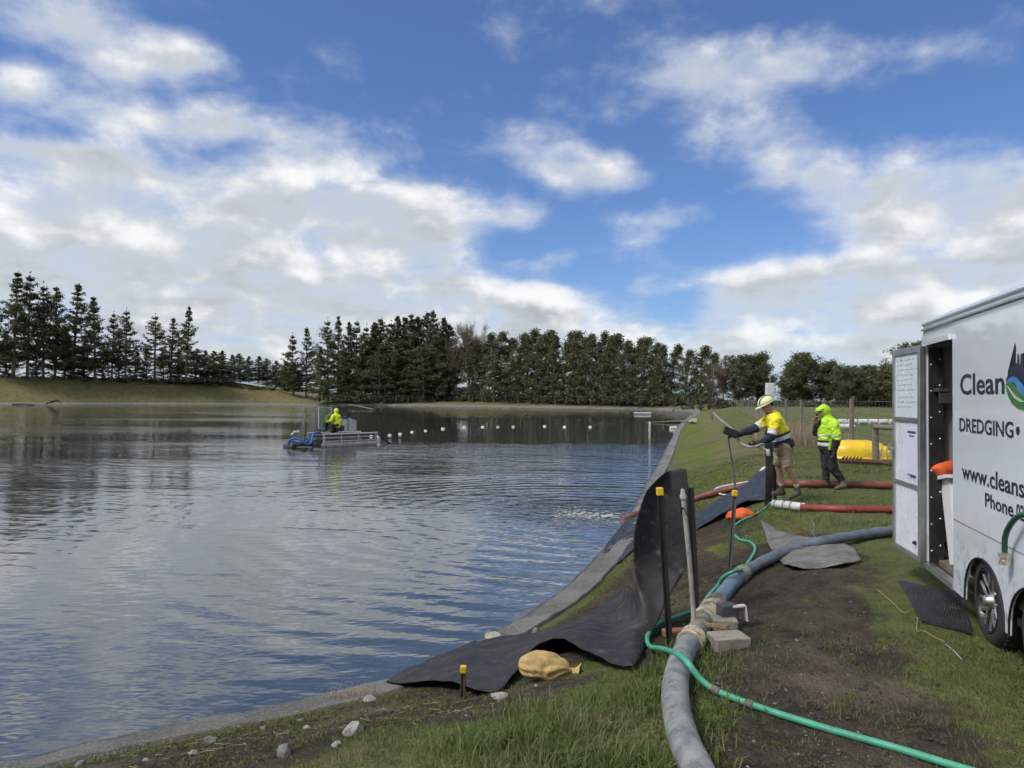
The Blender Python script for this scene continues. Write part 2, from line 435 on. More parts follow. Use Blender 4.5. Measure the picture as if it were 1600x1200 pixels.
# what grows where (soil, moss, dry grass): patches with shapes of their own
def poly_dist(x, y, pts):
    best = np.full(np.shape(x), 1e9)
    for a, b in zip(pts[:-1], pts[1:]):
        ax, ay, bx, by = a[0], a[1], b[0], b[1]; L2 = (bx - ax) ** 2 + (by - ay) ** 2 + 1e-9
        t = np.clip(((x - ax) * (bx - ax) + (y - ay) * (by - ay)) / L2, 0, 1)
        best = np.minimum(best, np.hypot(x - ax - t * (bx - ax), y - ay - t * (by - ay)))
    return best
TRACK = [PZ(*k, 0.0) for k in ((1250, 830), (1215, 905), (1225, 960), (1270, 1040), (1310, 1110), (1290, 1180), (1260, 1400))]
def soil_mask(x, y, d):
    tr = poly_dist(x, y, TRACK)
    w = 0.74 + (vnoise(x, y, 1.3, 2, 3) - 0.5) * 1.4
    m = (1 - sstep(w - 0.45, w + 0.35, tr)) * (.72 + .4 * sstep(.3, .6, vnoise(x, y, 2.1, 16, 3)))
    near = 1 - sstep(14, 17, y)
    m2 = sstep(0.5, 0.8, d) * (1 - sstep(1.9, 3.4, d + (vnoise(x, y, 0.9, 4, 3) - 0.5) * 2.2)) * near * 0.85
    m3 = (1 - sstep(0.5, 1.0, poly_dist(x, y, SOIL2) + (vnoise(x, y, 1.6, 6, 3) - 0.5) * 0.8))
    m4 = (1 - sstep(0.40, 0.85, poly_dist(x, y, SOIL3) + (vnoise(x, y, 1.9, 17, 3) - 0.5) * 0.7)) * .95
    return np.clip(np.maximum(np.maximum(np.maximum(m, m2), m3), m4), 0, 1)
SOIL3 = [PZ(*k, -0.4) for k in ((60, 1240), (300, 1200), (480, 1170), (620, 1140), (730, 1112))]
SOIL2 = [PZ(*k, -0.05) for k in ((1130, 985), (1110, 880), (1120, 850))]
def moss_mask(x, y, d):
    far = sstep(15, 20, y)
    a = sstep(0.6, 0.9, d) * (1 - sstep(2.0, 3.3, d)) * far * sstep(0.38, 0.55, vnoise(x, y, 0.35, 8, 3))
    b = sstep(0.52, 0.66, vnoise(x, y, 1.1, 9, 3)) * (1 - sstep(2.6, 3.4, d)) * sstep(0.6, 0.9, d) * (1 - far) * 0.8
    return np.clip(a + b, 0, 1)
def dry_mask(x, y, d):
    a = sstep(1.6, 2.4, d) * (1 - sstep(3.4, 4.2, d)) * sstep(12, 20, y) * (0.5 + 0.6 * vnoise(x, y, 0.8, 10, 3))
    left = sstep(-40, -80, x) * sstep(100, 150, y)
    b = left * (.45 + .55 * sstep(0.3, 0.6, vnoise(x, y, 0.06, 11, 3)))
    c = sstep(70, 150, np.hypot(x, y)) * 0.45
    return np.clip(np.maximum(np.maximum(a, b), c), 0, 1)
gme = new_mesh('ground', np.stack([GX, GY, GZ], -1).reshape(-1, 3), quads, None, True)
for nm, fn in (('soil', soil_mask), ('moss', moss_mask), ('dry', dry_mask)):
    at = gme.attributes.new(nm, 'FLOAT', 'POINT'); at.data.foreach_set('value', fn(GX, GY, Dg).reshape(-1).astype(np.float32))

def ground_material():
    m, nt, b = principled('turf_and_soil')
    t = nt.nodes.new('ShaderNodeTexCoord'); v = t.outputs['Object']
    def att(n):
        a = nt.nodes.new('ShaderNodeAttribute'); a.attribute_name = n; return a.outputs['Fac']
    big = noisen(nt, v, 0.7, 3, 0.6); mid = noisen(nt, v, 6, 3, 0.65); fine = noisen(nt, v, 45, 2, 0.7)
    grass = mixc(nt, maprange(nt, mid, 0.35, 0.65), (0.070, 0.098, 0.024), (0.115, 0.145, 0.040))
    grass = mixc(nt, maprange(nt, big, 0.45, 0.68), grass, (0.145, 0.138, 0.058))
    grass = mixc(nt, maprange(nt, fine, 0.52, 0.75), grass, (0.17, 0.155, 0.072))
    dry = mixc(nt, maprange(nt, mid, 0.35, 0.65), (0.200, 0.155, 0.085), (0.150, 0.128, 0.064))
    dry = mixc(nt, maprange(nt, fine, 0.55, 0.72), dry, (0.26, 0.215, 0.12))
    col = mixc(nt, mathn(nt, 'MULTIPLY', att('dry'), maprange(nt, big, 0.24, 0.62)), grass, dry)
    moss = mixc(nt, maprange(nt, mid, 0.35, 0.7), (0.15, 0.19, 0.018), (0.085, 0.125, 0.018))
    col = mixc(nt, mathn(nt, 'MULTIPLY', att('moss'), maprange(nt, noisen(nt, v, 2.3, 2, 0.65), 0.40, 0.58)), col, moss)
    soil = mixc(nt, maprange(nt, mid, 0.3, 0.7), (0.024, 0.020, 0.015), (0.070, 0.056, 0.040))
    soil = mixc(nt, maprange(nt, big, 0.5, 0.7), soil, (0.125, 0.100, 0.070))
    soil = mixc(nt, maprange(nt, fine, 0.68, 0.74), soil, (0.16, 0.14, 0.115))
    sm = mathn(nt, 'ADD', att('soil'), mathn(nt, 'MULTIPLY', mathn(nt, 'SUBTRACT', mid, 0.5), 2.2))
    col = mixc(nt, maprange(nt, sm, 0.30, 0.75), col, soil)
    nt.links.new(col, b.inputs['Base Color'])
    b.inputs['Roughness'].default_value = 0.9; b.inputs['Specular IOR Level'].default_value = 0.2
    bn = nt.nodes.new('ShaderNodeBump'); bn.inputs['Distance'].default_value = 0.06; bn.inputs['Strength'].default_value = 0.9
    nt.links.new(mathn(nt, 'ADD', noisen(nt, v, 16, 4, 0.7), mathn(nt, 'MULTIPLY', fine, 0.7)), bn.inputs['Height'])
    nt.links.new(bn.outputs[0], b.inputs['Normal'])
    return m
gme.materials.append(ground_material())
ground = link('ground', gme); tag(ground, kind='structure')

# concrete edging round the waterline
er = np.array([-1.2, -0.5, -0.1, 0.0, 0.1, 0.25, 0.5, 0.75, 0.96, 1.0, 1.02])
ED = np.where(er[None, :] < 0, er[None, :], er[None, :] * EDGE[:, None])
wob = (vnoise(SH[:, 0], SH[:, 1], 1.5, 12, 3) - 0.5)[:, None] * 0.16 * (er[None, :] > 0.7)
ED = ED + wob
EX = SH[:, 0:1] + NRM[:, 0:1] * ED; EY = SH[:, 1:2] + NRM[:, 1:2] * ED
EZ = profile(np.minimum(ED, EDGE[:, None] * .999), TOP[:, None], WID[:, None], EDGE[:, None], EDGE_RISE[:, None]) + 0.02 + (vnoise(EX, EY, 3, 13, 2) - .5) * .03 + (vnoise(EX, EY, 11, 14, 2) - .5) * .022
EZ[:, -1] -= 0.12
ei = np.arange(NS * len(er)).reshape(NS, len(er)); en = np.roll(ei, -1, 0)
eq = np.stack([ei[:, :-1], ei[:, 1:], en[:, 1:], en[:, :-1]], -1).reshape(-1, 4)
def edging_material():
    m, nt, b = principled('pond_edge_concrete')
    t = nt.nodes.new('ShaderNodeTexCoord'); v = t.outputs['Object']
    c = mixc(nt, maprange(nt, noisen(nt, v, 1.2, 5, 0.6), 0.35, 0.65), (0.10, 0.098, 0.088), (0.185, 0.18, 0.165))
    c = mixc(nt, maprange(nt, noisen(nt, v, 45, 3, 0.7), 0.52, 0.66), c, (0.30, 0.29, 0.27))
    c = mixc(nt, maprange(nt, noisen(nt, v, 9, 6, 0.7), 0.58, 0.72), c, (0.10, 0.10, 0.07))
    z = nt.nodes.new('ShaderNodeSeparateXYZ'); nt.links.new(v, z.inputs[0])
    wet = maprange(nt, mathn(nt, 'ADD', z.outputs[2], mathn(nt, 'MULTIPLY', noisen(nt, v, 4, 4, .6), 0.05)), WATER_Z + 0.055, WATER_Z + 0.035)
    c = mixc(nt, wet, c, (0.045, 0.046, 0.042))
    nt.links.new(c, b.inputs['Base Color'])
    nt.links.new(mathn(nt, 'SUBTRACT', 0.85, mathn(nt, 'MULTIPLY', wet, 0.55)), b.inputs['Roughness'])
    bn = nt.nodes.new('ShaderNodeBump'); bn.inputs['Distance'].default_value = 0.03
    nt.links.new(noisen(nt, v, 30, 5, 0.75), bn.inputs['Height']); nt.links.new(bn.outputs[0], b.inputs['Normal'])
    return m
edge_o = link('pond_edge', new_mesh('pond_edge', np.stack([EX, EY, EZ], -1).reshape(-1, 3), eq, edging_material(), True))
tag(edge_o, kind='structure')

# water
SPLASH = PZ(925, 803, WATER_Z)
def water_material():
    m, nt, b = principled('pond_water')
    t = nt.nodes.new('ShaderNodeTexCoord'); v = t.outputs['Object']
    b.inputs['IOR'].default_value = 2.25; b.inputs['Roughness'].default_value = 0.02
    murk = mixc(nt, maprange(nt, noisen(nt, v, 0.12, 4, 0.6), 0.3, 0.7), (0.040, 0.046, 0.042), (0.050, 0.056, 0.050))
    nt.links.new(murk, b.inputs['Base Color'])
    # wind ripples (long crests across the view), their strength changing in patches; rings from the outfall
    v1 = vmath(nt, 'MULTIPLY', v, (0.55, 1.0, 1.0))
    rot = nt.nodes.new('ShaderNodeVectorRotate'); rot.rotation_type = 'Z_AXIS'; rot.inputs['Angle'].default_value = R(14)
    nt.links.new(v, rot.inputs[0])
    v2 = vmath(nt, 'MULTIPLY', rot.outputs[0], (0.35, 1.0, 1.0))
    small = noisen(nt, v1, 4.2, 2, 0.55)
    midw = noisen(nt, v2, 1.7, 1.0, 0.45, 0.5)
    long_ = noisen(nt, v2, 0.5, 1.0, 0.5)
    w = nt.nodes.new('ShaderNodeTexWave'); w.wave_type = 'RINGS'; w.rings_direction = 'SPHERICAL'
    nt.links.new(vmath(nt, 'SUBTRACT', v, tuple(SPLASH)), w.inputs['Vector'])
    w.inputs['Scale'].default_value = 0.5; w.inputs['Distortion'].default_value = 5.5; w.inputs['Detail'].default_value = 1.0; w.inputs['Detail Scale'].default_value = 0.7
    dist = vmath(nt, 'DISTANCE', v, tuple(SPLASH))
    ringf = mathn(nt, 'MULTIPLY', maprange(nt, dist, 1.0, 2.5), maprange(nt, dist, 15.0, 5.0))
    calm = maprange(nt, noisen(nt, vmath(nt, 'MULTIPLY', v, (0.5, 1, 1)), 0.045, 3, 0.55), 0.40, 0.60)      # gusts
    sx = nt.nodes.new('ShaderNodeSeparateXYZ'); nt.links.new(v, sx.inputs[0])
    lee = mathn(nt, 'MULTIPLY', maprange(nt, sx.outputs[1], 38.0, 56.0), maprange(nt, sx.outputs[1], 118.0, 96.0))   # sheltered reach before the far bank
    lee = mathn(nt, 'MULTIPLY', lee, maprange(nt, sx.outputs[0], -34.0, -8.0))
    gust = maprange(nt, sx.outputs[1], 105.0, 140.0, 0.0, 0.7)
    calm = mathn(nt, 'MAXIMUM', calm, gust)
    wind = mathn(nt, 'MULTIPLY', mathn(nt, 'MULTIPLY_ADD', calm, 0.75, 0.25), mathn(nt, 'MULTIPLY_ADD', lee, -0.88, 1.0))
    boil = maprange(nt, dist, 3.2, 0.6)
    h = mathn(nt, 'MULTIPLY', small, mathn(nt, 'MULTIPLY_ADD', boil, 0.08, 0.030))
    h = mathn(nt, 'MULTIPLY_ADD', midw, 0.046, h)
    h = mathn(nt, 'MULTIPLY_ADD', long_, 0.06, h)
    h = mathn(nt, 'MULTIPLY', h, wind)
    h = mathn(nt, 'MULTIPLY_ADD', mathn(nt, 'MULTIPLY', w.outputs['Fac'], ringf), 0.0085, h)
    bn = nt.nodes.new('ShaderNodeBump'); bn.inputs['Strength'].default_value = 1.0; bn.inputs['Distance'].default_value = 1.0
    nt.links.new(h, bn.inputs['Height']); nt.links.new(bn.outputs[0], b.inputs['Normal'])
    return m
wi = SH + NRM * 0.5
wme = new_mesh('water', np.column_stack([wi, np.full(NS, WATER_Z)]), [tuple(range(NS))], water_material())
water = link('water', wme); tag(water, kind='structure')

# ------------------------------------------------------------------ trees
def foliage_material(name, c1, c2, c3, trans=0.25):
    m = bpy.data.materials.new(name); m.use_nodes = True; nt = m.node_tree
    b = nt.nodes['Principled BSDF']
    t = nt.nodes.new('ShaderNodeTexCoord'); oi = nt.nodes.new('ShaderNodeObjectInfo')
    n = maprange(nt, noisen(nt, t.outputs['Object'], 0.7, 2, 0.6), 0.35, 0.65)
    col = mixc(nt, n, c1, c2)
    col = mixc(nt, mathn(nt, 'MULTIPLY', oi.outputs['Random'], 0.7), col, c3)
    nt.links.new(col, b.inputs['Base Color']); b.inputs['Roughness'].default_value = 0.65; b.inputs['Specular IOR Level'].default_value = 0.25
    tr = nt.nodes.new('ShaderNodeBsdfTranslucent'); nt.links.new(col, tr.inputs['Color'])
    mx = nt.nodes.new('ShaderNodeMixShader'); mx.inputs[0].default_value = trans
    nt.links.new(b.outputs[0], mx.inputs[1]); nt.links.new(tr.outputs[0], mx.inputs[2])
    nt.links.new(mx.outputs[0], nt.nodes['Material Output'].inputs[0]); return m
PINE_M = foliage_material('pine_needles', (0.090, 0.112, 0.052), (0.125, 0.140, 0.062), (0.098, 0.115, 0.065), 0.35)
EUC_M = foliage_material('gum_leaves', (0.120, 0.134, 0.066), (0.150, 0.160, 0.078), (0.135, 0.134, 0.078), 0.4)
BARK_M = mat('bark', (0.10, 0.082, 0.064), (0.17, 0.145, 0.115), 3.0, 0.9)
PALE_BARK_M = mat('pale_bark', (0.26, 0.23, 0.19), (0.15, 0.125, 0.10), 2.0, 0.85)
TWIG_M = mat('bare_twigs', (0.20, 0.16, 0.115), (0.15, 0.12, 0.085), 2.0, 0.9)

def leaf_quads(C, size, rg, elong=1.5, droop=0.0):
    """one small leaf-spray quad at each centre, random tilt"""
    n = len(C); a = rg.normal(size=(n, 3)); a[:, 2] = a[:, 2] * 0.6 - droop; a /= np.linalg.norm(a, axis=1)[:, None]
    b = rg.normal(size=(n, 3)); b -= a * (a * b).sum(1)[:, None]; b /= np.linalg.norm(b, axis=1)[:, None]
    s = size * rg.uniform(0.6, 1.35, n)[:, None]
    a = a * s * elong * 0.5; b = b * s * 0.5
    V = np.stack([C - a, C + b * 0.9 - a * 0.1, C + a, C - b * 0.9 + a * 0.15], 1).reshape(-1, 3)
    F = np.arange(4 * n).reshape(n, 4); return V, F
def pine_mesh(seed, h, spread, base, open_=0.5):
    rg = np.random.default_rng(seed); C = []; mb = MB()
    bend = rg.normal(size=2) * 0.012
    def axis(z): return np.array([bend[0] * z * z / h, bend[1] * z * z / h, z])
    zs = np.linspace(0, h * 0.985, 9); mb.tube([axis(z) for z in zs], [0.018 * h * (1 - z / h) ** 0.8 * 0.75 + 0.03 for z in zs], 6)
    z = base * h
    lop = rg.uniform(0, 2 * math.pi)
    while z < h * 0.99:
        f = z / h; prof = (1 - f) ** 0.9 * (0.65 + 0.35 * min(1, (f - base) / 0.15 + 0.3))
        for k in range(rg.integers(4, 7)):
            if rg.random() < 0.14 * open_ * 2: continue
            az = rg.uniform(0, 2 * math.pi); L = spread * prof * rg.uniform(0.55, 1.25) * (1 + 0.22 * math.cos(az - lop)) + 0.18
            tilt = 0.12 + 0.5 * f + rg.normal() * 0.12
            p0 = axis(z); d = np.array([math.cos(az), math.sin(az), 0])
            tip = p0 + d * L + np.array([0, 0, L * tilt])
            mb.tube([p0, p0 + d * L * 0.5 + np.array([0, 0, L * tilt * .3]), tip], [0.05, 0.035, 0.02], 3, cap=False)
            nc = max(3, int(L / 0.42))
            for j in range(nc):
                t = 0.22 + 0.8 * (j + rg.random() * .6) / nc
                c = p0 + d * L * t + np.array([0, 0, L * tilt * t * t])
                n = rg.integers(9, 15); wdt = (0.14 + 0.16 * (1 - t)) * (.45 + .55 * min(1, L / 1.5)) + 0.05 * L
                C.append(c + rg.normal(size=(n, 3)) * np.array([wdt, wdt, 0.15]) + np.array([0, 0, 0.12]))
        z += rg.uniform(0.6, 1.05) * (0.8 + 0.6 * open_)
    C.append(axis(h * 0.97) + rg.normal(size=(16, 3)) * np.array([0.07, 0.07, 0.5]))
    V, F = leaf_quads(np.vstack(C), 0.23, rg, 2.3, -0.45)
    return new_mesh('trunk', mb.v, mb.f, BARK_M, True), new_mesh('crown', V, F, PINE_M)
def gum_mesh(seed, h, rad, base, lean=0.0, round_=False, bark=BARK_M, dens=1.0):
    rg = np.random.default_rng(seed); C = []; mb = MB(); axs = []
    ns = rg.integers(2, 4) if round_ else rg.integers(1, 3)
    for s in range(ns):
        ph = rg.uniform(0, 6.28); off = rg.uniform(0.1, 0.45) * rad * (1.3 if round_ else 0.6)
        def ax(z, ph=ph, off=off): 
            t = z / h; return np.array([math.cos(ph) * off * t + lean * t * t * h * 0.12 + 0.15 * math.sin(3 * t + ph), math.sin(ph) * off * t, z])
        axs.append(ax); zs = np.linspace(0, h * 0.93, 8)
        mb.tube([ax(z) for z in zs], [0.012 * h * (1 - 0.9 * z / h) + 0.02 for z in zs], 6)
    n = int(130 * dens * (1.15 if round_ else 1.0))
    for k in range(n):
        t = base + (1 - base) * (k + rg.random()) / n; z = t * h * 0.985; u = (t - base) / (1 - base)
        r = rad * ((math.sin(math.pi * min(1, u * 0.82 + 0.16)) ** 0.7) if round_ else (0.55 + 0.5 * math.sin(math.pi * min(1, u + 0.12))) * (1 - u ** 5) + 0.12)
        r *= rg.uniform(0.75, 1.15)
        az = rg.uniform(0, 6.28); rr = r * math.sqrt(rg.random())
        p0 = axs[rg.integers(0, ns)](z * 0.93)
        c = p0 + np.array([math.cos(az) * rr, math.sin(az) * rr, 0.07 * rr + rg.normal() * 0.2])
        if rr > 0.5: mb.tube([p0 - np.array([0, 0, 0.5 * rr]), c], [0.045, 0.015], 3, cap=False)
        sz = rg.uniform(0.55, 1.0) * (1.25 if round_ else 1.0)
        m = int(46 * sz * sz + 16)
        C.append(c + rg.normal(size=(m, 3)) * np.array([0.50, 0.50, 0.40]) * sz + np.array([lean * .25, 0, 0]))
    V, F = leaf_quads(np.vstack(C), 0.27, rg, 1.9, 0.6)
    return new_mesh('trunk', mb.v, mb.f, bark, True), new_mesh('crown', V, F, EUC_M)
def bare_mesh(seed, h, spread, levels=5, upright=0.8):
    rg = np.random.default_rng(seed); mb = MB(); segs = []
    def grow(p, d, L, r, lev):
        n = 3; pts = [p]; q = p.copy(); dd = d.copy()
        for i in range(n):
            dd = dd + rg.normal(size=3) * 0.09 + np.array([0, 0, 0.10 * upright]); dd /= np.linalg.norm(dd); q = q + dd * L / n; pts.append(q)
        if lev <= 1: segs.append((pts[0], pts[1], r)); segs.append((pts[1], pts[3], r * .8))
        else: mb.tube(pts, [r * (1 - 0.4 * i / n) for i in range(n + 1)], 5, cap=False)
        if lev == 0: return
        for k in range(rg.integers(4, 7) if lev > 1 else 5):
            t = rg.uniform(0.25, 1.0); b = pts[0] + (pts[-1] - pts[0]) * t; nd = dd + rg.normal(size=3) * spread; nd[2] = abs(nd[2]) + 0.2 * upright; nd /= np.linalg.norm(nd)
            grow(b, nd, L * rg.uniform(0.5, 0.72), max(.010, r * 0.55), lev - 1)
    for k in range(4):
        d = np.array([rg.normal() * .22, rg.normal() * .22, 1.0]); grow(np.array([rg.normal() * .3, rg.normal() * .3, 0]), d / np.linalg.norm(d), h * 0.46, 0.0065 * h, levels - 1)
    return mb, segs

PINES = [pine_mesh(31 + i, 20.0, [6.2, 5.4, 6.8, 5.0, 6.4][i], [.18, .12, .22, .15, .10][i], [.6, .5, .75, .4, .3][i]) for i in range(5)]
DENSE = [pine_mesh(51 + i, 20.0, [6.2, 5.6, 6.8][i], [.04, .10, .03][i], [.1, .25, .15][i]) for i in range(3)]
GUMS = [gum_mesh(71 + i, 20.0, [2.9, 2.5, 3.2, 2.7][i], [.04, .02, .06, .03][i], 0.9) for i in range(4)]
ROUND = [gum_mesh(91 + i, 14.0, [4.4, 3.8, 5.0][i], [.20, .24, .16][i], 0.25, True, BARK_M) for i in range(3)]
ORD = ['first', 'second', 'third', 'fourth', 'fifth', 'sixth', 'seventh', 'eighth', 'ninth', 'tenth', 'eleventh', 'twelfth', 'thirteenth', 'fourteenth', 'fifteenth', 'sixteenth', 'seventeenth', 'eighteenth', 'nineteenth', 'twentieth', 'twenty-first', 'twenty-second', 'twenty-third', 'twenty-fourth', 'twenty-fifth', 'twenty-sixth', 'twenty-seventh', 'twenty-eighth', 'twenty-ninth', 'thirtieth']
def plant_tree(name, label, meshes, base_h, px, top_y, depth, base_z, group, rz=None, fat=1.0):
    p = PD(px, 620, depth); top = PD(px, top_y, depth).z; h = top - base_z; k = h / base_h
    r = thing(name, label, 'tree', (p.x, p.y, base_z), group)
    r.rotation_euler[2] = random.uniform(0, 6.28) if rz is None else rz; j_ = random.uniform(.86, 1.2); r.scale = (k * fat * j_, k * fat * random.uniform(.9, 1.15), k); r.rotation_euler[0] = random.gauss(0, .022); r.rotation_euler[1] = random.gauss(0, .022)
    for nm, me in zip(('trunk', 'crown'), meshes):
        o = bpy.data.objects.new(nm, me); COL.objects.link(o); o.parent = r
    return r
# tall pines on the left embankment (photograph x, top y)
lp = [(-28, 440), (20, 427), (42, 428), (67, 443), (85, 447), (113, 443), (148, 466), (174, 488), (195, 483), (241, 491), (266, 497), (290, 481)]
for i, (x, y) in enumerate(lp):
    d = 222 + (x / 300) * 28 + random.uniform(-3, 3)
    lab = 'tall open pine on the embankment, %s from the left edge' % ORD[i] if i else 'tall pine cut by the left edge above the embankment'
    if i == len(lp) - 1: lab = 'tall pine at the right end of the embankment pines, beside the low conifer hedge'
    plant_tree('pine_tree', lab, PINES[(i * 2 + 1) % 5 if i != 9 else 2], 20, x, y, d, 6.7, 'tall pines on the embankment', fat=1.05 if i < 6 else 1.1)
# smaller pines standing between them
for i, (x, y) in enumerate([(8, 520), (55, 530), (100, 520), (130, 535), (160, 540), (185, 545), (210, 540), (228, 545), (255, 550), (280, 545)]):
    plant_tree('pine_tree', 'short dark pine between the tall embankment pines, %s from the left' % ORD[i], DENSE[i % 3], 20, x, y, 228 + (x / 300) * 28, 6.7, 'short pines on the embankment', fat=1.3)
# low clipped-looking conifer row to the right of them
for i, x in enumerate(range(305, 460, 14)):
    y = 546 + (x - 305) * 0.11 + random.uniform(-3, 4)
    bz = 6.6 if x < 400 else 6.6 - (x - 400) / 60 * 3.4
    plant_tree('conifer', 'low bushy conifer, %s from the left in the hedge row on the bank' % ORD[i], DENSE[i % 3], 20, x, y, 258 + (x - 305) * 0.08, bz, 'low conifer row', fat=1.75)
# pine wood at the corner of the pond
pw = [(458, 522), (478, 512), (512, 498), (528, 496), (543, 505), (556, 500), (570, 508), (583, 506), (596, 500), (607, 503), (619, 495), (631, 497), (643, 493), (655, 497), (668, 490), (679, 486), (690, 498), (700, 508),
      (500, 540), (535, 545), (565, 545), (592, 540), (618, 535), (640, 540), (662, 535), (684, 540)]
for i, (x, y) in enumerate(pw):
    front = i >= 18
    d = (262 if not front else 255) - (x - 460) * 0.05 + (i % 3) * 3
    if not front: lab = 'tall dark pine in the corner pine wood, %s along its skyline' % ORD[i]
    else: lab = 'lower pine inside the corner pine wood, %s from the left below the skyline' % ORD[i - 18]
    plant_tree('pine_tree', lab, PINES[i % 5] if i in (0, 1, 2, 3, 5) else DENSE[i % 3] if i % 3 else PINES[(i + 1) % 5], 20, x, y, d, 0.6, 'pines of the corner wood', fat=0.95 if i < 6 else 1.12)
# shelterbelt of gums along the far bank
gx = [(735, 523), (752, 513), (771, 512), (790, 520), (806, 512), (820, 507), (836, 516), (850, 507), (864, 516), (879, 511), (895, 509), (908, 519), (917, 514), (932, 511), (947, 517), (958, 513), (972, 525), (985, 522), (1000, 519), (1022, 528), (1032, 532), (1047, 532), (1070, 541), (1094, 533), (1108, 545)]
for i, (x, y) in enumerate(gx):
    d = 243 - (x - 735) * 0.17 + (i % 2) * 3
    plant_tree('gum_tree', 'narrow grey-green gum, %s from the left in the far shelterbelt' % ORD[i], GUMS[i % 4], 20, x, y, d, 0.55, 'gums of the far shelterbelt', rz=random.uniform(-0.5, 0.5), fat=1.15)
# gums beyond the paddock fence
for i, (x, y, d, k, lab) in enumerate([(1153, 549, 150, 0, 'gum tree left of the pair behind the standing helmeted worker'), (1182, 548, 152, 1, 'gum tree right of the pair behind the standing helmeted worker'),
        (1240, 562, 140, 1, 'gum tree at the left end of the paddock grove'), (1262, 546, 142, 0, 'broad tall gum second from left in the paddock grove'), (1290, 560, 140, 1, 'gum tree third from left in the paddock grove'), (1318, 568, 135, 2, 'round-topped gum in the middle of the paddock grove'),
        (1345, 566, 134, 0, 'round-topped gum right of the middle of the paddock grove'), (1372, 570, 133, 2, 'low gum left of the trailer door in the paddock grove'), (1392, 566, 130, 1, 'gum close beside the trailer door edge'), (1425, 528, 110, 0, 'tall gum standing behind the open trailer door')]):
    plant_tree('gum_tree', lab, ROUND[k], 14, x, y, d, -0.2, 'gums of the paddock', fat=1.05)
# bare winter trees
def bare(label, seed, h, spread, px, top_y, depth, base_z, upright):
    p = PD(px, 620, depth); hh = PD(px, top_y, depth).z - base_z
    mb, segs = bare_mesh(seed, 10.0, spread, 6, upright)
    A = np.array([s_[0] for s_ in segs]); Bq = np.array([s_[1] for s_ in segs]); rr = np.array([s_[2] for s_ in segs])[:, None]
    dd = Bq - A; x_ = np.cross(dd, [.3, .2, 1.0]); x_ /= np.linalg.norm(x_, axis=1)[:, None] + 1e-9; y_ = np.cross(dd, x_); y_ /= np.linalg.norm(y_, axis=1)[:, None] + 1e-9
    TV = np.stack([A + x_ * rr, A - x_ * rr * .5 + y_ * rr * .87, A - x_ * rr * .5 - y_ * rr * .87, Bq + x_ * rr * .6, Bq - x_ * rr * .3 + y_ * rr * .5, Bq - x_ * rr * .3 - y_ * rr * .5], 1).reshape(-1, 3)
    t0 = np.arange(len(A))[:, None] * 6; TF = np.concatenate([t0 + [0, 1, 4, 3], t0 + [1, 2, 5, 4], t0 + [2, 0, 3, 5]], 0)
    zmax = max(v.z for v in mb.v); zmax = max(zmax, TV[:, 2].max()); k = hh / zmax
    r = thing('bare_tree', label, 'tree', (p.x, p.y, base_z), 'bare winter trees')
    me = new_mesh('branches', mb.v, mb.f, TWIG_M, True)
    for nm, me in (('branches', me), ('crown', new_mesh('crown', TV, TF, TWIG_M))):
        o = bpy.data.objects.new(nm, me); COL.objects.link(o); o.parent = r
    r.scale = (k * .8, k * .8, k)
bare('broad bare brown tree between the pine wood and the gums', 3, 10, 0.42, 742, 497, 252, 0.6, 1.0)
bare('slimmer bare tree just left of the far gums, beside the broad bare one', 8, 10, 0.40, 718, 522, 250, 0.6, 1.0)
bare('thin bare tree standing right of the shelterbelt', 5, 10, 0.36, 1131, 557, 150, 0.0, 0.9)

# ------------------------------------------------------------------ work trailer
def paint_material():
    m, nt, b = principled('white_trailer_paint')
    t = nt.nodes.new('ShaderNodeTexCoord'); v = t.outputs['Object']
    z = nt.nodes.new('ShaderNodeSeparateXYZ'); nt.links.new(v, z.inputs[0])
    c = mixc(nt, maprange(nt, noisen(nt, v, 1.4, 4, 0.6), 0.4, 0.7), (0.80, 0.84, 0.90), (0.75, 0.79, 0.84))
    dirt = mathn(nt, 'MULTIPLY', maprange(nt, noisen(nt, v, 9, 5, 0.7), 0.48, 0.68), maprange(nt, z.outputs[2], 1.0, 0.2))
    c = mixc(nt, mathn(nt, 'MULTIPLY', dirt, 0.75), c, (0.30, 0.27, 0.22))
    nt.links.new(c, b.inputs['Base Color'])
    b.inputs['Roughness'].default_value = 0.25; b.inputs['Coat Weight'].default_value = 1.0; b.inputs['Coat Roughness'].default_value = 0.03
    bn = nt.nodes.new('ShaderNodeBump'); bn.inputs['Distance'].default_value = 0.0015; bn.inputs['Strength'].default_value = 0.5
    nt.links.new(noisen(nt, v, 1.3, 1, 0.5), bn.inputs['Height']); nt.links.new(bn.outputs[0], b.inputs['Normal'])
    return m
PAINT = paint_material()
ALU = mat('aluminium', (0.50, 0.52, 0.50), (0.38, 0.40, 0.38), 5, 0.32, metal=0.85)
BLACKM = mat('black_rubber', (0.012, 0.012, 0.013), (0.022, 0.022, 0.024), 6, 0.45)
TYRE = mat('tyre_rubber', (0.016, 0.016, 0.017), (0.035, 0.033, 0.030), 7, 0.75, bump=0.003, bscale=60)
INK = mat('dark_blue_vinyl', (0.010, 0.014, 0.035), (0.014, 0.018, 0.040), 4, 0.35)
GREENV = mat('green_vinyl', (0.035, 0.16, 0.03), (0.05, 0.20, 0.04), 8, 0.35)
BLUEV = mat('blue_vinyl', (0.05, 0.20, 0.50), (0.06, 0.24, 0.55), 8, 0.35)
WHITEV = mat('white_vinyl', (0.75, 0.76, 0.77), (0.7, 0.71, 0.72), 8, 0.35)
INNER = mat('inner_lining', (0.42, 0.42, 0.43), (0.34, 0.34, 0.35), 2, 0.6)
BOARD = mat('whiteboard', (0.76, 0.80, 0.86), (0.70, 0.74, 0.80), 3, 0.18)

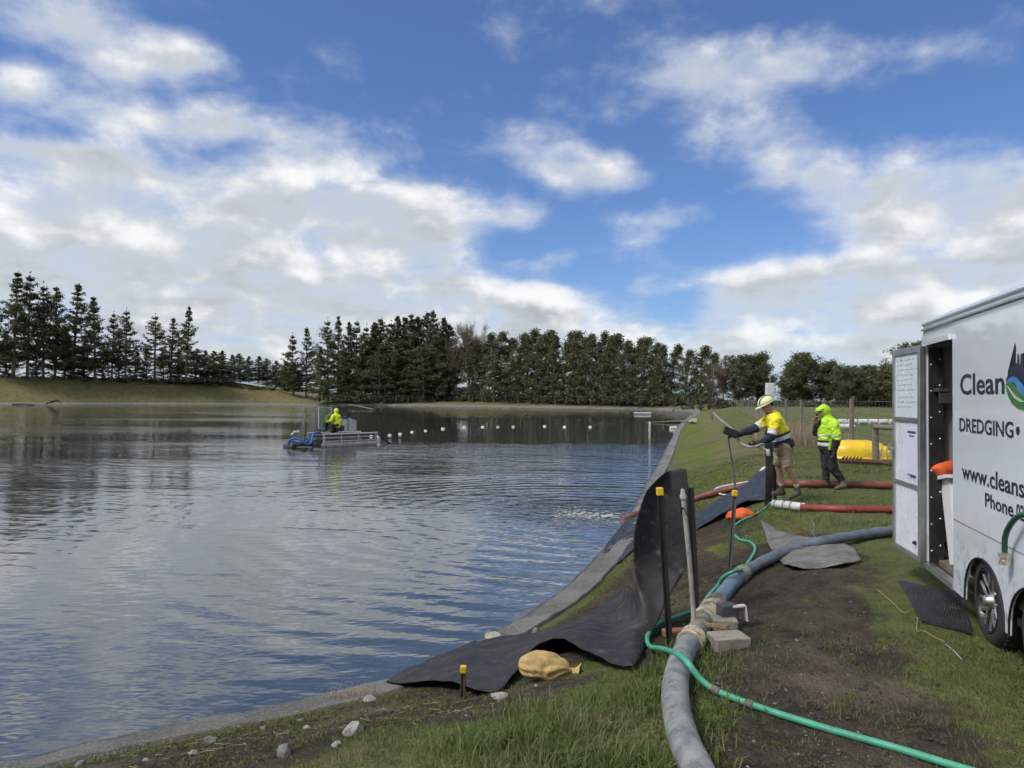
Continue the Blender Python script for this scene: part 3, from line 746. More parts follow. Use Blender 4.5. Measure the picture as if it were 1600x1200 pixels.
_ax = R(15.6); TA = PZ(1545, 1015, 0.0)
TD = Vector((math.sin(_ax), math.cos(_ax), 0)); TIN = Vector((math.cos(_ax), -math.sin(_ax), 0))
def T(u, w, z): return TA + TD * u + TIN * w + Vector((0, 0, z))
def TS(px, py):
    d = ray(px, py); t = (TA - CAM).dot(TIN) / d.dot(TIN); p = CAM + d * t
    return (p - TA).dot(TD), p.z
TROT = Matrix((TD, TIN, Vector((0, 0, 1)))).transposed()
UF, UN, UB = 1.60, 0.79, -3.3          # far jamb, near jamb, rear end of the body
ZB, ZT, ZD, TW = 0.21, 2.40, 2.18, 2.1
trailer = thing('work_trailer', 'white tandem-axle box trailer with dark lettering and its side door open', 'trailer', T(0, 0, 0))
def slab(name, outline, w0, w1, m, parent=trailer):
    """plate in the plane of the trailer side, outline in (u, z)"""
    n = len(outline); vs = [T(u, w0, z) for u, z in outline] + [T(u, w1, z) for u, z in outline]
    fs = [tuple(range(n)), tuple(range(2 * n - 1, n - 1, -1))] + [(i, (i + 1) % n, n + (i + 1) % n, n + i) for i in range(n)]
    bm = bmesh.new(); bv = [bm.verts.new(v) for v in vs]
    for f in fs: bm.faces.new([bv[i] for i in f])
    bmesh.ops.recalc_face_normals(bm, faces=bm.faces[:])
    bmesh.ops.triangulate(bm, faces=[f for f in bm.faces if len(f.verts) > 4])
    me = bpy.data.meshes.new(name); bm.to_mesh(me); bm.free(); me.materials.append(m)
    return link(name, me, parent)
WHEELS = (0.10, -0.78)
def arch(c, n=14):
    return [(c + 0.405 * math.cos(math.pi * (1 - k / n)) * (-1), ZB + 0.375 * math.sin(math.pi * k / n) ** 0.75) for k in range(n + 1)]
out = [(UN, ZB)]
for c in WHEELS:
    out += [(c + 0.40 * math.cos(math.pi * k / 16), ZB + 0.375 * abs(math.sin(math.pi * k / 16)) ** 0.8) for k in range(17)]
out += [(UB, ZB), (UB, ZT - 0.05), (UN, ZT - 0.05)]
side = slab('side_panel', out, 0.0, 0.012, PAINT)
slab('header_panel', [(UN, ZD), (UF + 0.135, ZD + 0.0), (UF + 0.03, ZT - 0.05), (UN, ZT - 0.05)], 0.0, 0.035, PAINT)
slab('header_lip', [(UN + 0.01, ZD - 0.012), (UF - .02, ZD - 0.012), (UF - .02, ZD + 0.03), (UN + 0.01, ZD + 0.03)], -0.028, -0.002, PAINT)
slab('sill', [(UN, ZB), (UF + 0.13, ZB), (UF + 0.13, ZB + 0.045), (UN, ZB + 0.045)], -0.012, 0.06, ALU)
slab('front_corner', [(UF + 0.012, ZB + 0.05), (UF + 0.14, ZB + 0.05), (UF + 0.14, ZD - .004), (UF + 0.012, ZD - .004)], 0.0, 0.035, PAINT)
m_ = MB(); m_.box(T((UF + 0.14 + UB) / 2, TW / 2, ZT - 0.02), (UF + 0.10 - UB - 0.06, TW - 0.05, 0.05), TROT, 0.015); m_.build('roof', PAINT, trailer)
m_ = MB()
m_.tube([T(UF + 0.05, 0.008, ZT - 0.03), T(UB, 0.008, ZT - 0.03)], 0.026, 10); m_.build('roof_edge', PAINT, trailer, True); m_ = MB(); m_.beam(T(UF + 0.05, -0.012, ZT - 0.085), T(UB, -0.012, ZT - 0.085), 0.018, 0.014)
m_.build('roof_rail', ALU, trailer)
m_ = MB()   # front wall, leaning in at the top
fw = [(UF + 0.14, ZB), (UF + 0.14, ZD), (UF + 0.035, ZT - 0.045)]
vs = [T(u, w, z) for w in (0.04, TW - 0.04) for u, z in fw] + [T(u - 0.035, w, z) for w in (0.04, TW - 0.04) for u, z in fw]
m_.add(vs, [(0, 1, 4, 3), (1, 2, 5, 4), (6, 9, 10, 7), (7, 10, 11, 8), (0, 6, 7, 1), (1, 7, 8, 2), (3, 4, 10, 9), (4, 5, 11, 10), (2, 8, 11, 5), (0, 3, 9, 6)]); m_.build('front_wall', PAINT, trailer)
m_ = MB(); m_.box(T((UF + UB) / 2 + .05, TW - 0.02, (ZB + ZT) / 2 - .03), (UF - UB + 0.1, 0.035, ZT - ZB - 0.1), TROT); m_.build('far_side_panel', PAINT, trailer)
m_ = MB(); m_.box(T(UB + 0.02, TW / 2, (ZB + ZT) / 2 - .03), (0.035, TW - 0.08, ZT - ZB - 0.1), TROT); m_.build('rear_wall', PAINT, trailer)
m_ = MB(); m_.box(T((UF + UB) / 2 + .05, TW / 2 + 0.02, ZB + 0.05), (UF - UB, TW - 0.16, 0.05), TROT); m_.build('floor_deck', mat('plywood_floor', (0.12, 0.10, 0.08), (0.19, 0.16, 0.12), 3, 0.8), trailer)
for c in WHEELS:   # dark wells behind the arches
    m_ = MB(); m_.box(T(c, 0.21, 0.50), (0.84, 0.34, 0.22), TROT); m_.box(T(c, 0.40, 0.33), (0.84, 0.02, 0.46), TROT); m_.build('wheel_well', BLACKM, trailer)
    pts = [T(c + 0.402 * math.cos(math.pi * k / 16), -0.004, ZB + 0.377 * abs(math.sin(math.pi * k / 16)) ** 0.8) for k in range(17)]
    m_ = MB(); m_.tube(pts, 0.007, 6); m_.build('wheel_arch_trim', BLACKM, trailer, True)
# inside: lining, shelf, black jamb with bolts
m_ = MB(); m_.box(T(UF + 0.075, TW / 2, 1.2), (0.02, TW - 0.1, 1.9), TROT); m_.build('inner_front_lining', INNER, trailer)
m_ = MB(); m_.box(T(UF - 0.09, TW / 2, 1.78), (0.26, TW - 0.12, 0.03), TROT); m_.box(T(UF - 0.20, TW / 2, 1.71), (0.03, TW - 0.12, 0.09), TROT); m_.build('inner_shelf', mat('dark_shelf', (0.05, 0.05, 0.055), None, 3, .5), trailer)
jamb = MB(); jamb.box(T(UF + 0.012, 0.085, 1.2), (0.05, 0.115, ZD - 0.27), TROT); jamb = jamb.build('door_jamb', BLACKM, trailer)
for k in range(8):
    for w in (0.045, 0.115):
        m_ = MB(); m_.lathe(T(UF - 0.012, w, 0.36 + 0.235 * k + (0.05 if w > .1 else 0)), -TD, [(0.0095, 0), (0.0095, 0.004), (0.005, 0.008)], 8); m_.build('bolt', ALU, jamb, True)
# open door, swung round against the nose
_od = R(5.0); DD = (TD * math.cos(_od) - TIN * math.sin(_od)); DN = Vector((DD.y, -DD.x, 0)); DO = T(UF - 0.01, -0.035, 0)
def DP(a, b, z): return DO + DD * a + DN * b + Vector((0, 0, z))       # along the leaf, into it, up
DROT = Matrix((DD, DN, Vector((0, 0, 1)))).transposed(); DL = 0.76
m_ = MB(); m_.box(DP(DL / 2, 0.012, 1.215), (DL - 0.03, 0.024, 1.90), DROT); door = m_.build('door', BOARD, trailer)
for (a0, a1, z0, z1, nm) in ((0, 0.055, .25, 2.18, 'door_frame'), (DL - 0.055, DL, .25, 2.18, 'door_frame'), (0.055, DL - 0.055, .25, .30, 'door_frame'), (0.055, DL - 0.055, 2.12, 2.18, 'door_frame'), (0.055, DL - .055, 1.49, 1.53, 'door_rail'), (0.055, DL - .055, .885, .925, 'door_rail')):
    m_ = MB(); m_.box(DP((a0 + a1) / 2, 0.008, (z0 + z1) / 2), (a1 - a0, 0.046, z1 - z0), DROT, 0.004); m_.build(nm, ALU, door)
m_ = MB(); m_.box(DP(DL - 0.02, -0.035, 1.21), (0.10, 0.03, 0.03), DROT, .005); m_.tube([DP(DL - 0.05, -0.03, 1.22), DP(DL - 0.05, -0.05, 1.16)], 0.012, 8); m_.build('door_latch', ALU, door)
m_ = MB(); m_.lathe(DP(0.14, -0.002, 0.40), -DN, [(0.018, 0), (0.018, 0.02), (0.008, 0.03)], 10); m_.build('door_stop', BLACKM, door, True)
# notice taped to the middle panel (plain lines of print) and handwriting on the upper panel
m_ = MB(); m_.box(DP(0.24, -0.003, 1.20), (0.30, 0.002, 0.47), DROT); note = m_.build('notice', mat('notice_paper', (0.66, 0.68, 0.80), (0.62, 0.64, 0.76), 3, .5), door)
PRT = mat('printed_ink', (0.03, 0.035, 0.10), (0.05, 0.06, 0.14), 9, .5)
m_ = MB()
for k, (z, a, b) in enumerate([(1.395, .13, .34), (1.36, .18, .30), (1.00, .13, .35), (0.985, .13, .28)]):
    m_.box(DP((a + b) / 2, -0.0055, z), (b - a, 0.002, 0.012 if k else 0.02), DROT)
_pl = m_.build('printed_lines', PRT, note); _pl['kind'] = 'stuff'
_rg = np.random.default_rng(4); m_ = MB()
for k in range(10):
    z = 2.07 - 0.047 * k - (0.02 if k > 6 else 0); a = 0.66
    while a > 0.66 - _rg.uniform(0.35, 0.56):
        L = _rg.uniform(0.03, 0.09); pts = [DP(a - L * i / 6, -0.0025, z + _rg.normal() * 0.006) for i in range(7)]
        m_.tube(pts, 0.0013, 3, cap=False); a -= L + 0.02
_hw = m_.build('handwriting', mat('marker_ink', (0.20, 0.24, 0.34), None, 5, .6), door); _hw['kind'] = 'stuff'
# wheels
ALLOY = mat('machined_alloy', (0.62, 0.62, 0.63), (0.50, 0.50, 0.51), 8, 0.22, metal=0.9)
GUNM = mat('black_alloy', (0.015, 0.015, 0.016), (0.03, 0.03, 0.03), 8, 0.3, metal=0.3)
ax_out = -TIN
for c in WHEELS:
    ctr = T(c, 0.06, 0.305); whl = MB()
    whl.lathe(ctr - ax_out * 0.16, ax_out, [(0.20, 0.0), (0.275, 0.0), (0.302, 0.03), (0.308, 0.06), (0.308, 0.14), (0.300, 0.175), (0.275, 0.195), (0.225, 0.20), (0.216, 0.185), (0.20, 0.12)], 40, False)
    for k in range(44):
        a = 2 * math.pi * k / 44; rd = TD * math.cos(a) + Vector((0, 0, 1)) * math.sin(a); tg = ax_out.cross(rd)
        whl.box(ctr + rd * 0.308 - ax_out * 0.06 , (0.022, 0.12, 0.012), Matrix((tg, ax_out, rd)).transposed())
    wheel = whl.build('wheel', TYRE, trailer, True)
    rm = MB(); rm.lathe(ctr - ax_out * 0.16, ax_out, [(0.205, 0.05), (0.212, 0.19), (0.218, 0.197), (0.210, 0.203), (0.198, 0.19), (0.192, 0.10)], 40, False)
    rim = rm.build('rim', GUNM, wheel, True)
    dk = MB(); dk.lathe(ctr - ax_out * 0.07, ax_out, [(0.195, 0), (0.195, 0.012)], 32); dk.build('rim_backing', GUNM, wheel)
    for k in range(6):
        sp_ = MB()
        for s_ in (-1, 1):
            a0 = 2 * math.pi * k / 6 + 0.2
            P_ = lambda a, r, o: ctr + (TD * math.cos(a) + Vector((0, 0, 1)) * math.sin(a)) * r + ax_out * o
            pts = [P_(a0, 0.045, 0.0), P_(a0 + s_ * 0.10, 0.10, 0.012), P_(a0 + s_ * 0.26, 0.155, 0.018), P_(a0 + s_ * 0.30, 0.205, 0.02)]
            sp_.tube(spline(pts, 4), [0.012] * 13, 5)
        sp_.build('spoke', ALLOY, wheel, True)
    hb = MB(); hb.lathe(ctr - ax_out * 0.02, ax_out, [(0.055, 0), (0.055, 0.03), (0.042, 0.045), (0.036, 0.075), (0.02, 0.085)], 20); hb.build('hub_cap', ALLOY, wheel, True)
# seam low on the side
m_ = MB(); m_.beam(T(UN - 0.02, -0.002, 0.765), T(UB, -0.002, 0.765), 0.003, 0.006); m_.build('panel_seam', mat('seam_shadow', (0.25, 0.26, 0.28), None, 5, .6), trailer)
# lettering
def text_mesh(txt):
    cu = bpy.data.curves.new('t', 'FONT'); cu.body = txt; cu.extrude = 0.0; cu.offset = 0.014; cu.resolution_u = 3
    me = evaluated_mesh(bpy.data.objects.new('t', cu))
    vs = np.array([v.co[:] for v in me.vertices]); fs = [tuple(p.vertices) for p in me.polygons]
    bpy.data.curves.remove(cu); bpy.data.meshes.remove(me); return vs, fs
def lettering(txt, u0, length, z0, height, capch='C'):
    vs, fs = text_mesh(txt); cv, _ = text_mesh(capch)
    sx = length / vs[:, 0].max(); sy = height / cv[:, 1].max()
    return link('lettering', new_mesh('lettering', [T(u0 - v[0] * sx, -0.003, z0 + v[1] * sy) for v in vs], fs, INK), trailer)
u, z = TS(1500, 616); ue, _ = TS(1570, 612); lettering('Clean', u, u - ue, z, 0.150)
u, z = TS(1499, 673); ue, _ = TS(1584, 680); lettering('DREDGING', u, u - ue, z, 0.098, 'D')
u, z = TS(1591, 679); m_ = MB(); m_.lathe(T(u, 0.002, 1.505), -TIN, [(0.026, 0), (0.026, 0.006)], 20); m_.build('lettering', INK, trailer)
u, z = TS(1504, 747); ue, _ = TS(1601, 771); lettering('www.cleans', u, u - ue, z, 0.115, 'l')
u, z = TS(1539, 790); ue, _ = TS(1601, 809); us_, _ = TS(1584, 803); lettering('Phone', u, u - us_, z, 0.092, 'P'); us_, _ = TS(1588.5, 803); lettering('02', us_, us_ - ue, z, 0.092, 'P')
def decal(name, pix, off, m):
    n = len(pix); vs = []
    for px, py in pix:
        u, z = TS(px, py); vs.append(T(u, -off, z))
    bm = bmesh.new(); f = bm.faces.new([bm.verts.new(v) for v in vs]); bmesh.ops.triangulate(bm, faces=[f])
    me = bpy.data.meshes.new(name); bm.to_mesh(me); bm.free(); me.materials.append(m); return link(name, me, trailer)
decal('logo_skyline', [(1573, 603), (1573, 590), (1575, 589), (1575.5, 580), (1577.5, 580), (1578, 571), (1580, 571), (1581, 574), (1584, 573), (1585.5, 568), (1586.3, 545), (1585.3, 541), (1586.6, 535), (1587.9, 541), (1586.9, 545), (1587.8, 568), (1590, 567), (1590.5, 554), (1592.5, 552), (1594, 570), (1595, 569), (1595.5, 553), (1599, 552), (1600, 575), (1607, 570), (1607.5, 548), (1614, 547), (1615, 572), (1624, 572), (1625, 590), (1630, 612), (1605, 604)], 0.003, INK)
decal('logo_wave', [(1573, 600), (1577, 592), (1583, 588), (1590, 590), (1598, 599), (1606, 612), (1618, 618), (1632, 612), (1636, 622), (1622, 632), (1606, 626), (1594, 610), (1585, 597)], 0.005, BLUEV)
decal('logo_leaf', [(1572.5, 601), (1577, 597), (1584, 598), (1591, 607), (1599, 619), (1608, 629), (1618, 634), (1612, 640), (1600, 640), (1591, 637), (1582, 629), (1576, 617)], 0.007, GREENV)
decal('logo_vein', [(1574, 602), (1578, 604), (1583, 612), (1588, 620), (1596, 626), (1604, 628), (1596, 627.6), (1587.5, 622), (1582, 613.5), (1577.5, 605.5)], 0.009, WHITEV)
# gear inside the doorway
orange = mat('orange_fabric', (0.75, 0.13, 0.03), (0.60, 0.09, 0.02), 5, 0.7, bump=0.004, bscale=20)
def heap(name, c, r, m, seed, amp=0.25, sub=3):
    bm = bmesh.new(); bmesh.ops.create_icosphere(bm, subdivisions=sub, radius=1.0)
    for v in bm.verts:
        k = 1 + amp * mnoise.noise(v.co * 1.7 + Vector((seed * 3.1, seed, 0))) + amp * 0.5 * mnoise.noise(v.co * 4.3 + Vector((seed, 0, seed)))
        v.co = Vector((v.co.x * r[0] * k, v.co.y * r[1] * k, v.co.z * r[2] * k)) + Vector(c)
    me = bpy.data.meshes.new(name); bm.to_mesh(me); bm.free(); me.materials.append(m)
    me.polygons.foreach_set('use_smooth', np.ones(len(me.polygons), dtype=bool)); return link(name, me)
def TSW(px, py, w):
    d = ray(px, py); q = TA + TIN * w; t = (q - CAM).dot(TIN) / d.dot(TIN); return CAM + d * t
bench = thing('folding_frame', 'white slanted panel frame standing inside the trailer doorway', 'frame', T(1.33, 0.25, ZB + .08))
lg_ = [TSW(1469, 748, .13), TSW(1483, 746, .13), TSW(1492, 882, .10), TSW(1484, 882, .10)]
m_ = MB(); m_.add(lg_ + [p + TIN * .03 for p in lg_], [(0, 1, 2, 3), (7, 6, 5, 4), (0, 4, 5, 1), (1, 5, 6, 2), (2, 6, 7, 3), (3, 7, 4, 0)]); m_.build('panel', WHITEV, bench)
m_ = MB(); m_.beam(TSW(1464, 749, .14), TSW(1488, 744, .14), .10, .03); m_.build('frame_top', WHITEV, bench)
m_ = MB(); m_.beam(TSW(1466, 752, .15), TSW(1478, 770, .15), .02, .03); m_.build('brace', WHITEV, bench)
m_ = MB(); m_.tube([TSW(1476, 800, .17), TSW(1468, 860, .17)], .008, 6); m_.tube([TSW(1467, 810, .17), TSW(1480, 862, .17)], .008, 6); m_.build('strap', BLACKM, bench)
_bc = TSW(1475, 734, .16)
tag(heap('orange_bag', _bc, (0.14, 0.10, 0.085), orange, 3, 0.2), 'orange hi-vis bundle on the frame inside the trailer doorway', 'bag')
tag(heap('gear_sack', TSW(1472, 866, .2), (0.10, 0.10, 0.14), mat('grey_sack', (0.16, 0.15, 0.15), (0.10, 0.10, 0.10), 5, .8), 6, 0.3), 'grey sack slumped on the trailer floor under the white frame', 'sack')
# green hose with brass coupler hanging on the trailer side
GH = mat('dark_green_hose', (0.02, 0.075, 0.05), (0.03, 0.10, 0.065), 6, 0.35)
def tsp(px, py, w):
    u, z = TS(px, py); return T(u, -w, z)
hang = thing('wash_hose', 'dark green hose with metal coupler hanging down the trailer side', 'hose', tsp(1583, 880, 0.05))
m_ = MB(); m_.tube(spline([tsp(1640, 800, 0.03), tsp(1610, 806, 0.05), tsp(1597, 820, 0.06), tsp(1588, 840, 0.06), tsp(1584, 866, 0.05)], 6), 0.017, 10); m_.build('hose', GH, hang, True)
m_ = MB(); m_.lathe(tsp(1584, 864, 0.05), (0, 0, -1), [(0.02, 0), (0.034, 0.004), (0.034, 0.03), (0.026, 0.032), (0.026, 0.045), (0.032, 0.048), (0.032, 0.075), (0.02, 0.078)], 16); m_.build('coupler', mat('brass', (0.62, 0.55, 0.42), (0.5, 0.45, 0.36), 9, .3, metal=.8), hang, True)

# ------------------------------------------------------------------ pipes and hoses
def lift(px, py, h): return G(px, py) + Vector((0, 0, h))
RUB = mat('wet_black_rubber', (0.018, 0.018, 0.019), (0.030, 0.030, 0.031), 2.2, 0.5, bump=0.016, bscale=8, rough2=0.85, c3=(0.085, 0.078, 0.066), spec=0.35)
GREYP = mat('grey_suction_hose', (0.26, 0.27, 0.27), (0.13, 0.14, 0.145), 9, 0.5, bump=0.003, bscale=45, c3=(0.28, 0.28, 0.27))
BLUEP = mat('blue_grey_pipe', (0.15, 0.21, 0.28), (0.11, 0.15, 0.20), 5, 0.4, c3=(0.20, 0.24, 0.28))
LAYF = mat('layflat_hose', (0.12, 0.14, 0.175), (0.075, 0.088, 0.11), 6, 0.5, bump=0.006, bscale=22, c3=(0.13, 0.15, 0.18))
ROPE = mat('pale_rope', (0.50, 0.45, 0.34), (0.27, 0.24, 0.18), 20, 0.9, bump=0.004, bscale=80)
JOINT = mat('muddy_coupling', (0.24, 0.22, 0.175), (0.15, 0.135, 0.11), 9, 0.75, bump=0.004, bscale=40)
TEAL = mat('green_garden_hose', (0.07, 0.36, 0.23), (0.045, 0.26, 0.17), 5, 0.4, bump=0.0015, bscale=150, c3=(0.13, 0.22, 0.15))
REDP = mat('red_layflat', (0.26, 0.040, 0.030), (0.17, 0.028, 0.022), 5, 0.45, bump=0.005, bscale=14, c3=(0.30, 0.10, 0.07))
RUSTP = mat('brown_red_layflat', (0.20, 0.062, 0.040), (0.12, 0.040, 0.028), 4, 0.5, bump=0.006, bscale=12, c3=(0.24, 0.12, 0.08))
WHITEP = mat('white_pvc', (0.62, 0.63, 0.62), (0.48, 0.48, 0.46), 6, 0.4)
PALEP = mat('pale_grey_pvc', (0.36, 0.35, 0.31), (0.26, 0.25, 0.22), 7, 0.55, c3=(0.18, 0.16, 0.13))

RP = 0.075
main_px = [(1108, 1250), (1092, 1208), (1070, 1160), (1057, 1110), (1056, 1065), (1068, 1028), (1086, 1000), (1104, 968), (1122, 940), (1142, 914), (1165, 893), (1200, 874), (1245, 856), (1300, 843), (1350, 835), (1398, 828), (1432, 822)]
main_pts = [G(x, y + 20 * 5.0 / max(3, (1.7 * 1164 / (y - 624))) * 0.0) + Vector((0, 0, RP * 0.92)) for x, y in main_px]
# the photographed line is the pipe's middle: move each point back along the ray so that its middle shows there
main_pts = []
for x, y in main_px:
    z = float(H(*G(x, y)[:2])[0]) + RP * 0.9
    for _ in range(4):
        p = PZ(x, y, z); z = float(H(p.x, p.y)[0]) + RP * 0.9
    main_pts.append(PZ(x, y, z))
for i in (5, 6, 7): main_pts[i].z += 0.03
MAIN = spline(main_pts, 8)
pipe = thing('discharge_pipe', 'thick grey discharge pipe running from the foreground to the trailer', 'pipe', (main_pts[4].x, main_pts[4].y, 0))
def run(a, b): return MAIN[int(a * 8):int(b * 8) + 1]
m_ = MB(); m_.tube(run(0, 5.6), [RP * (1 + 0.012 * math.sin(i * 2.1)) for i in range(len(run(0, 5.6)))], 18); m_.build('hose_section', GREYP, pipe, True, 'grey mottled curved hose section in the foreground')
m_ = MB(); cr = run(5.5, 8.0); m_.tube(cr, RP * 1.06, 18); cpl = m_.build('coupling_sleeve', JOINT, pipe, True)
for f in list(np.linspace(5.55, 5.85, 4)) + list(np.linspace(6.7, 7.9, 13)):
    i = min(len(MAIN) - 2, int(f * 8)); fr = f * 8 - i; c = MAIN[i].lerp(MAIN[i + 1], fr); t = (MAIN[i + 1] - MAIN[i]).normalized(); x = t.cross(Vector((0, 0, 1))).normalized(); y = x.cross(t)
    tw = random.uniform(-.2, .2)
    m_ = MB(); rr = RP * 1.06 + 0.007
    m_.tube([c + (x * math.cos(a) + y * math.sin(a)) * rr + t * 0.012 * math.sin(a + tw * 9) for a in np.linspace(0, 2 * math.pi, 21)], random.uniform(0.009, 0.012), 6); m_.build('rope_turn', ROPE, cpl, True)
m_ = MB(); m_.tube(run(8.0, 9.8), RP * 0.98, 18); m_.build('pipe_section', BLUEP, pipe, True, 'smooth blue-grey rigid pipe section')
m_ = MB()
for f in (9.68, 9.8, 9.92):
    i = int(f * 8); c = MAIN[i]; t = (MAIN[i + 1] - MAIN[i]).normalized(); m_.lathe(c - t * 0.022, t, [(RP, 0), (RP * 1.2, 0.006), (RP * 1.2, 0.034), (RP, 0.04)], 20)
m_.build('clamp_ring', JOINT, pipe, True)
lr = run(9.9, 16); rr = [RP * (0.92 + 0.10 * math.sin(i * 0.9) * math.sin(i * .37)) for i in range(len(lr))]
m_ = MB(); m_.tube(lr, rr, 18, squash=0.86); m_.build('layflat_section', LAYF, pipe, True, 'wrinkled dark blue-grey flexible hose section')
for f in (8.02, 8.1):
    i = int(f * 8); c = MAIN[i]; t = (MAIN[i + 1] - MAIN[i]).normalized(); m_ = MB(); m_.lathe(c, t, [(RP * 1.05, 0), (RP * 1.09, 0.003), (RP * 1.09, 0.012), (RP * 1.05, 0.015)], 20); m_.build('steel_band', ALU, pipe, True)

# green garden hose
gp = [(1640, 1232, .02), (1530, 1208, .02), (1400, 1169, .02), (1300, 1141, .02), (1200, 1110, .025), (1125, 1082, .03), (1095, 1062, .07), (1075, 1036, .155), (1058, 1022, .17), (1036, 1014, .09), (1016, 1010, .05), (1012, 994, .05), (1028, 975, .06), (1060, 963, .07), (1092, 950, .05), (1108, 930, .05), (1122, 915, .05), (1130, 902, .14), (1146, 893, .19), (1160, 889, .12), (1171, 876, .03), (1180, 858, .02), (1172, 847, .02), (1154, 842, .02), (1145, 828, .02), (1156, 815, .02), (1180, 804, .02), (1197, 793, .03), (1206, 783, .05), (1217, 780, .04), (1226, 784, .02)]
def pt_lift(x, y, h):
    z = float(H(*G(x, y)[:2])[0]) + h
    for _ in range(4):
        p = PZ(x, y, z); z = float(H(p.x, p.y)[0]) + h
    return PZ(x, y, z)
gpts = [pt_lift(*k) for k in gp]
ghose = thing('garden_hose', 'bright green garden hose winding over the grey pipe and across the soil', 'hose', (gpts[4].x, gpts[4].y, 0))
GS = spline(gpts, 8)
m_ = MB(); m_.tube(GS, 0.019, 10); gb = m_.build('hose', TEAL, ghose, True)
for f in (4.3, 5.1):
    i = int(f * 8); t = (GS[i + 1] - GS[i]).normalized(); m_ = MB(); m_.lathe(GS[i], t, [(0.018, 0), (0.024, .002), (0.024, 0.05), (0.018, 0.052)], 12); m_.build('hose_joiner', mat('muddy_joiner', (0.16, 0.15, 0.12), (0.08, .07, .06), 9, .7), ghose, True)

# red hoses that come from behind the trailer
r1 = [pt_lift(*k) for k in ((1254, 793, .05), (1300, 795, .05), (1350, 796, .05), (1400, 797, .05), (1460, 798, .05))]
red = thing('red_hose', 'red layflat hose with white pipe end lying behind the flat grey sheet', 'hose', (r1[2].x, r1[2].y, 0))
m_ = MB(); m_.tube(spline(r1, 8), 0.06, 14, squash=.92); m_.build('hose', REDP, red, True)
r1b = [pt_lift(*k) for k in ((1210, 787, .07), (1226, 789, .06), (1242, 791, .05), (1258, 793, .05))]
m_ = MB(); m_.tube(spline(r1b, 6), 0.068, 14); m_.build('pipe_end', WHITEP, red, True)
m_ = MB()
for k in (2, 7, 11, 15): q_ = spline(r1b, 6); t = (q_[k + 1] - q_[k]).normalized(); m_.lathe(q_[k], t, [(0.069, 0), (0.079, .004), (0.079, .02), (0.069, .024)], 16)
m_.build('pipe_band', JOINT, red, True)
r2 = [pt_lift(*k) for k in ((1470, 761, .07), (1400, 759, .07), (1320, 757, .07), (1250, 756, .07), (1195, 756, .08), (1150, 762, .09), (1110, 772, .09), (1075, 782, .08), (1040, 790, .07), (1005, 800, .06), (985, 806, .05), (970, 811, .03))]
red2 = thing('brown_hose', 'brown-red layflat hose crossing the grass bank down into the pond', 'hose', (r2[3].x, r2[3].y, 0))
m_ = MB(); S2 = spline(r2, 8); m_.tube(S2, [0.088 if i < 40 else 0.088 - 0.02 * min(1, (i - 40) / 20) for i in range(len(S2))], 14, squash=.9); m_.build('hose', RUSTP, red2, True)
m_ = MB()
for k in (30, 62): t = (S2[k + 1] - S2[k]).normalized(); m_.lathe(S2[k] - t * .03, t, [(0.085, 0), (0.098, .01), (0.098, .06), (0.085, .07)], 16)
m_.build('hose_clamp', mat('rusty_clamp', (0.12, .07, .05), (0.07, .045, .035), 8, .7), red2, True)
wh = [pt_lift(*k) for k in ((1196, 752, .10), (1170, 753, .16), (1140, 758, .16), (1122, 762, .12), (1116, 767, .08), (1126, 772, .05), (1140, 774, .04))]
m_ = MB(); m_.tube(spline(wh, 7), 0.020, 8); tag(m_.build('white_hose', WHITEP, None, True), 'thin white hose curling over the brown hose by the dark mat', 'hose')

# ------------------------------------------------------------------ liner mats
def sheet(name, rows, m, thick=0.008, nu=5, nv=9, wrinkle=0.0, seed=1.0, sag=None):
    """cloth between two edges given as lists of points (one pair per station)"""
    U = spline([r[0] for r in rows], nu); L = spline([r[1] for r in rows], nu); n = len(U); vs = []; fs = []
    for i in range(n):
        for j in range(nv):
            t = j / (nv - 1); p = U[i].lerp(L[i], t)
            if sag is not None: p = p + sag(i / (n - 1), t)
            w = wrinkle * (mnoise.noise(p * 3.1 + Vector((seed, 0, 0))) + 0.9 * (0.35 - abs(mnoise.noise(p * 5.0 + Vector((0, seed, 0))))) + 0.35 * mnoise.noise(p * 13.0))
            vs.append(p + Vector((0, -0.35 * w, w)))
    for i in range(n - 1):
        for j in range(nv - 1):
            fs.append((i * nv + j, (i + 1) * nv + j, (i + 1) * nv + j + 1, i * nv + j + 1))
    me = new_mesh(name, vs, fs, m, True); o = link(name, me)
    so = o.modifiers.new('s', 'SOLIDIFY'); so.thickness = thick; so.offset = 0
    return o
e = 0.03; D5 = (G(1088, 985) - CAM).dot(_f); D9 = (G(1013, 1003) - CAM).dot(_f)
rows = [(lift(590, 1067, e), lift(604, 1073, e)), (lift(648, 1040, e), lift(690, 1079, .07)), (lift(700, 1020, .05), lift(768, 1086, e)), (lift(762, 1008, .06), lift(806, 1062, .06)), (lift(826, 1000, .06), lift(836, 1038, .15)), (lift(880, 988, .06), lift(872, 1030, .17)),
        (lift(915, 972, .06), lift(915, 1038, .10)), (lift(942, 955, .08), lift(955, 1048, .05)), (lift(968, 938, .12), lift(992, 1047, .05)), (PD(990, 922, D5 + .45), PD(1013, 1000, D9 - .02)), (PD(990, 880, D5 + .38), PD(1045, 935, D5 + .18)),
        (PD(991, 835, D5 + .32), PD(1072, 885, D5 + .20)), (PD(1000, 795, D5 + .30), PD(1078, 835, D5 + .20)), (PD(1012, 765, D5 + .30), PD(1077, 785, D5 + .20)), (PD(1036, 742, D5 + .28), PD(1072, 733, D5 + .22))]
mat1 = sheet('liner_mat', rows, RUB, 0.006, 10, 22, 0.020, 2.0, lambda u, t: Vector((0, 0.10 * math.sin(math.pi * t) * sstep(.62, .8, u), 0.05 * math.sin(math.pi * t) * math.sin(u * 19) * (1 - sstep(.5, .62, u)))))
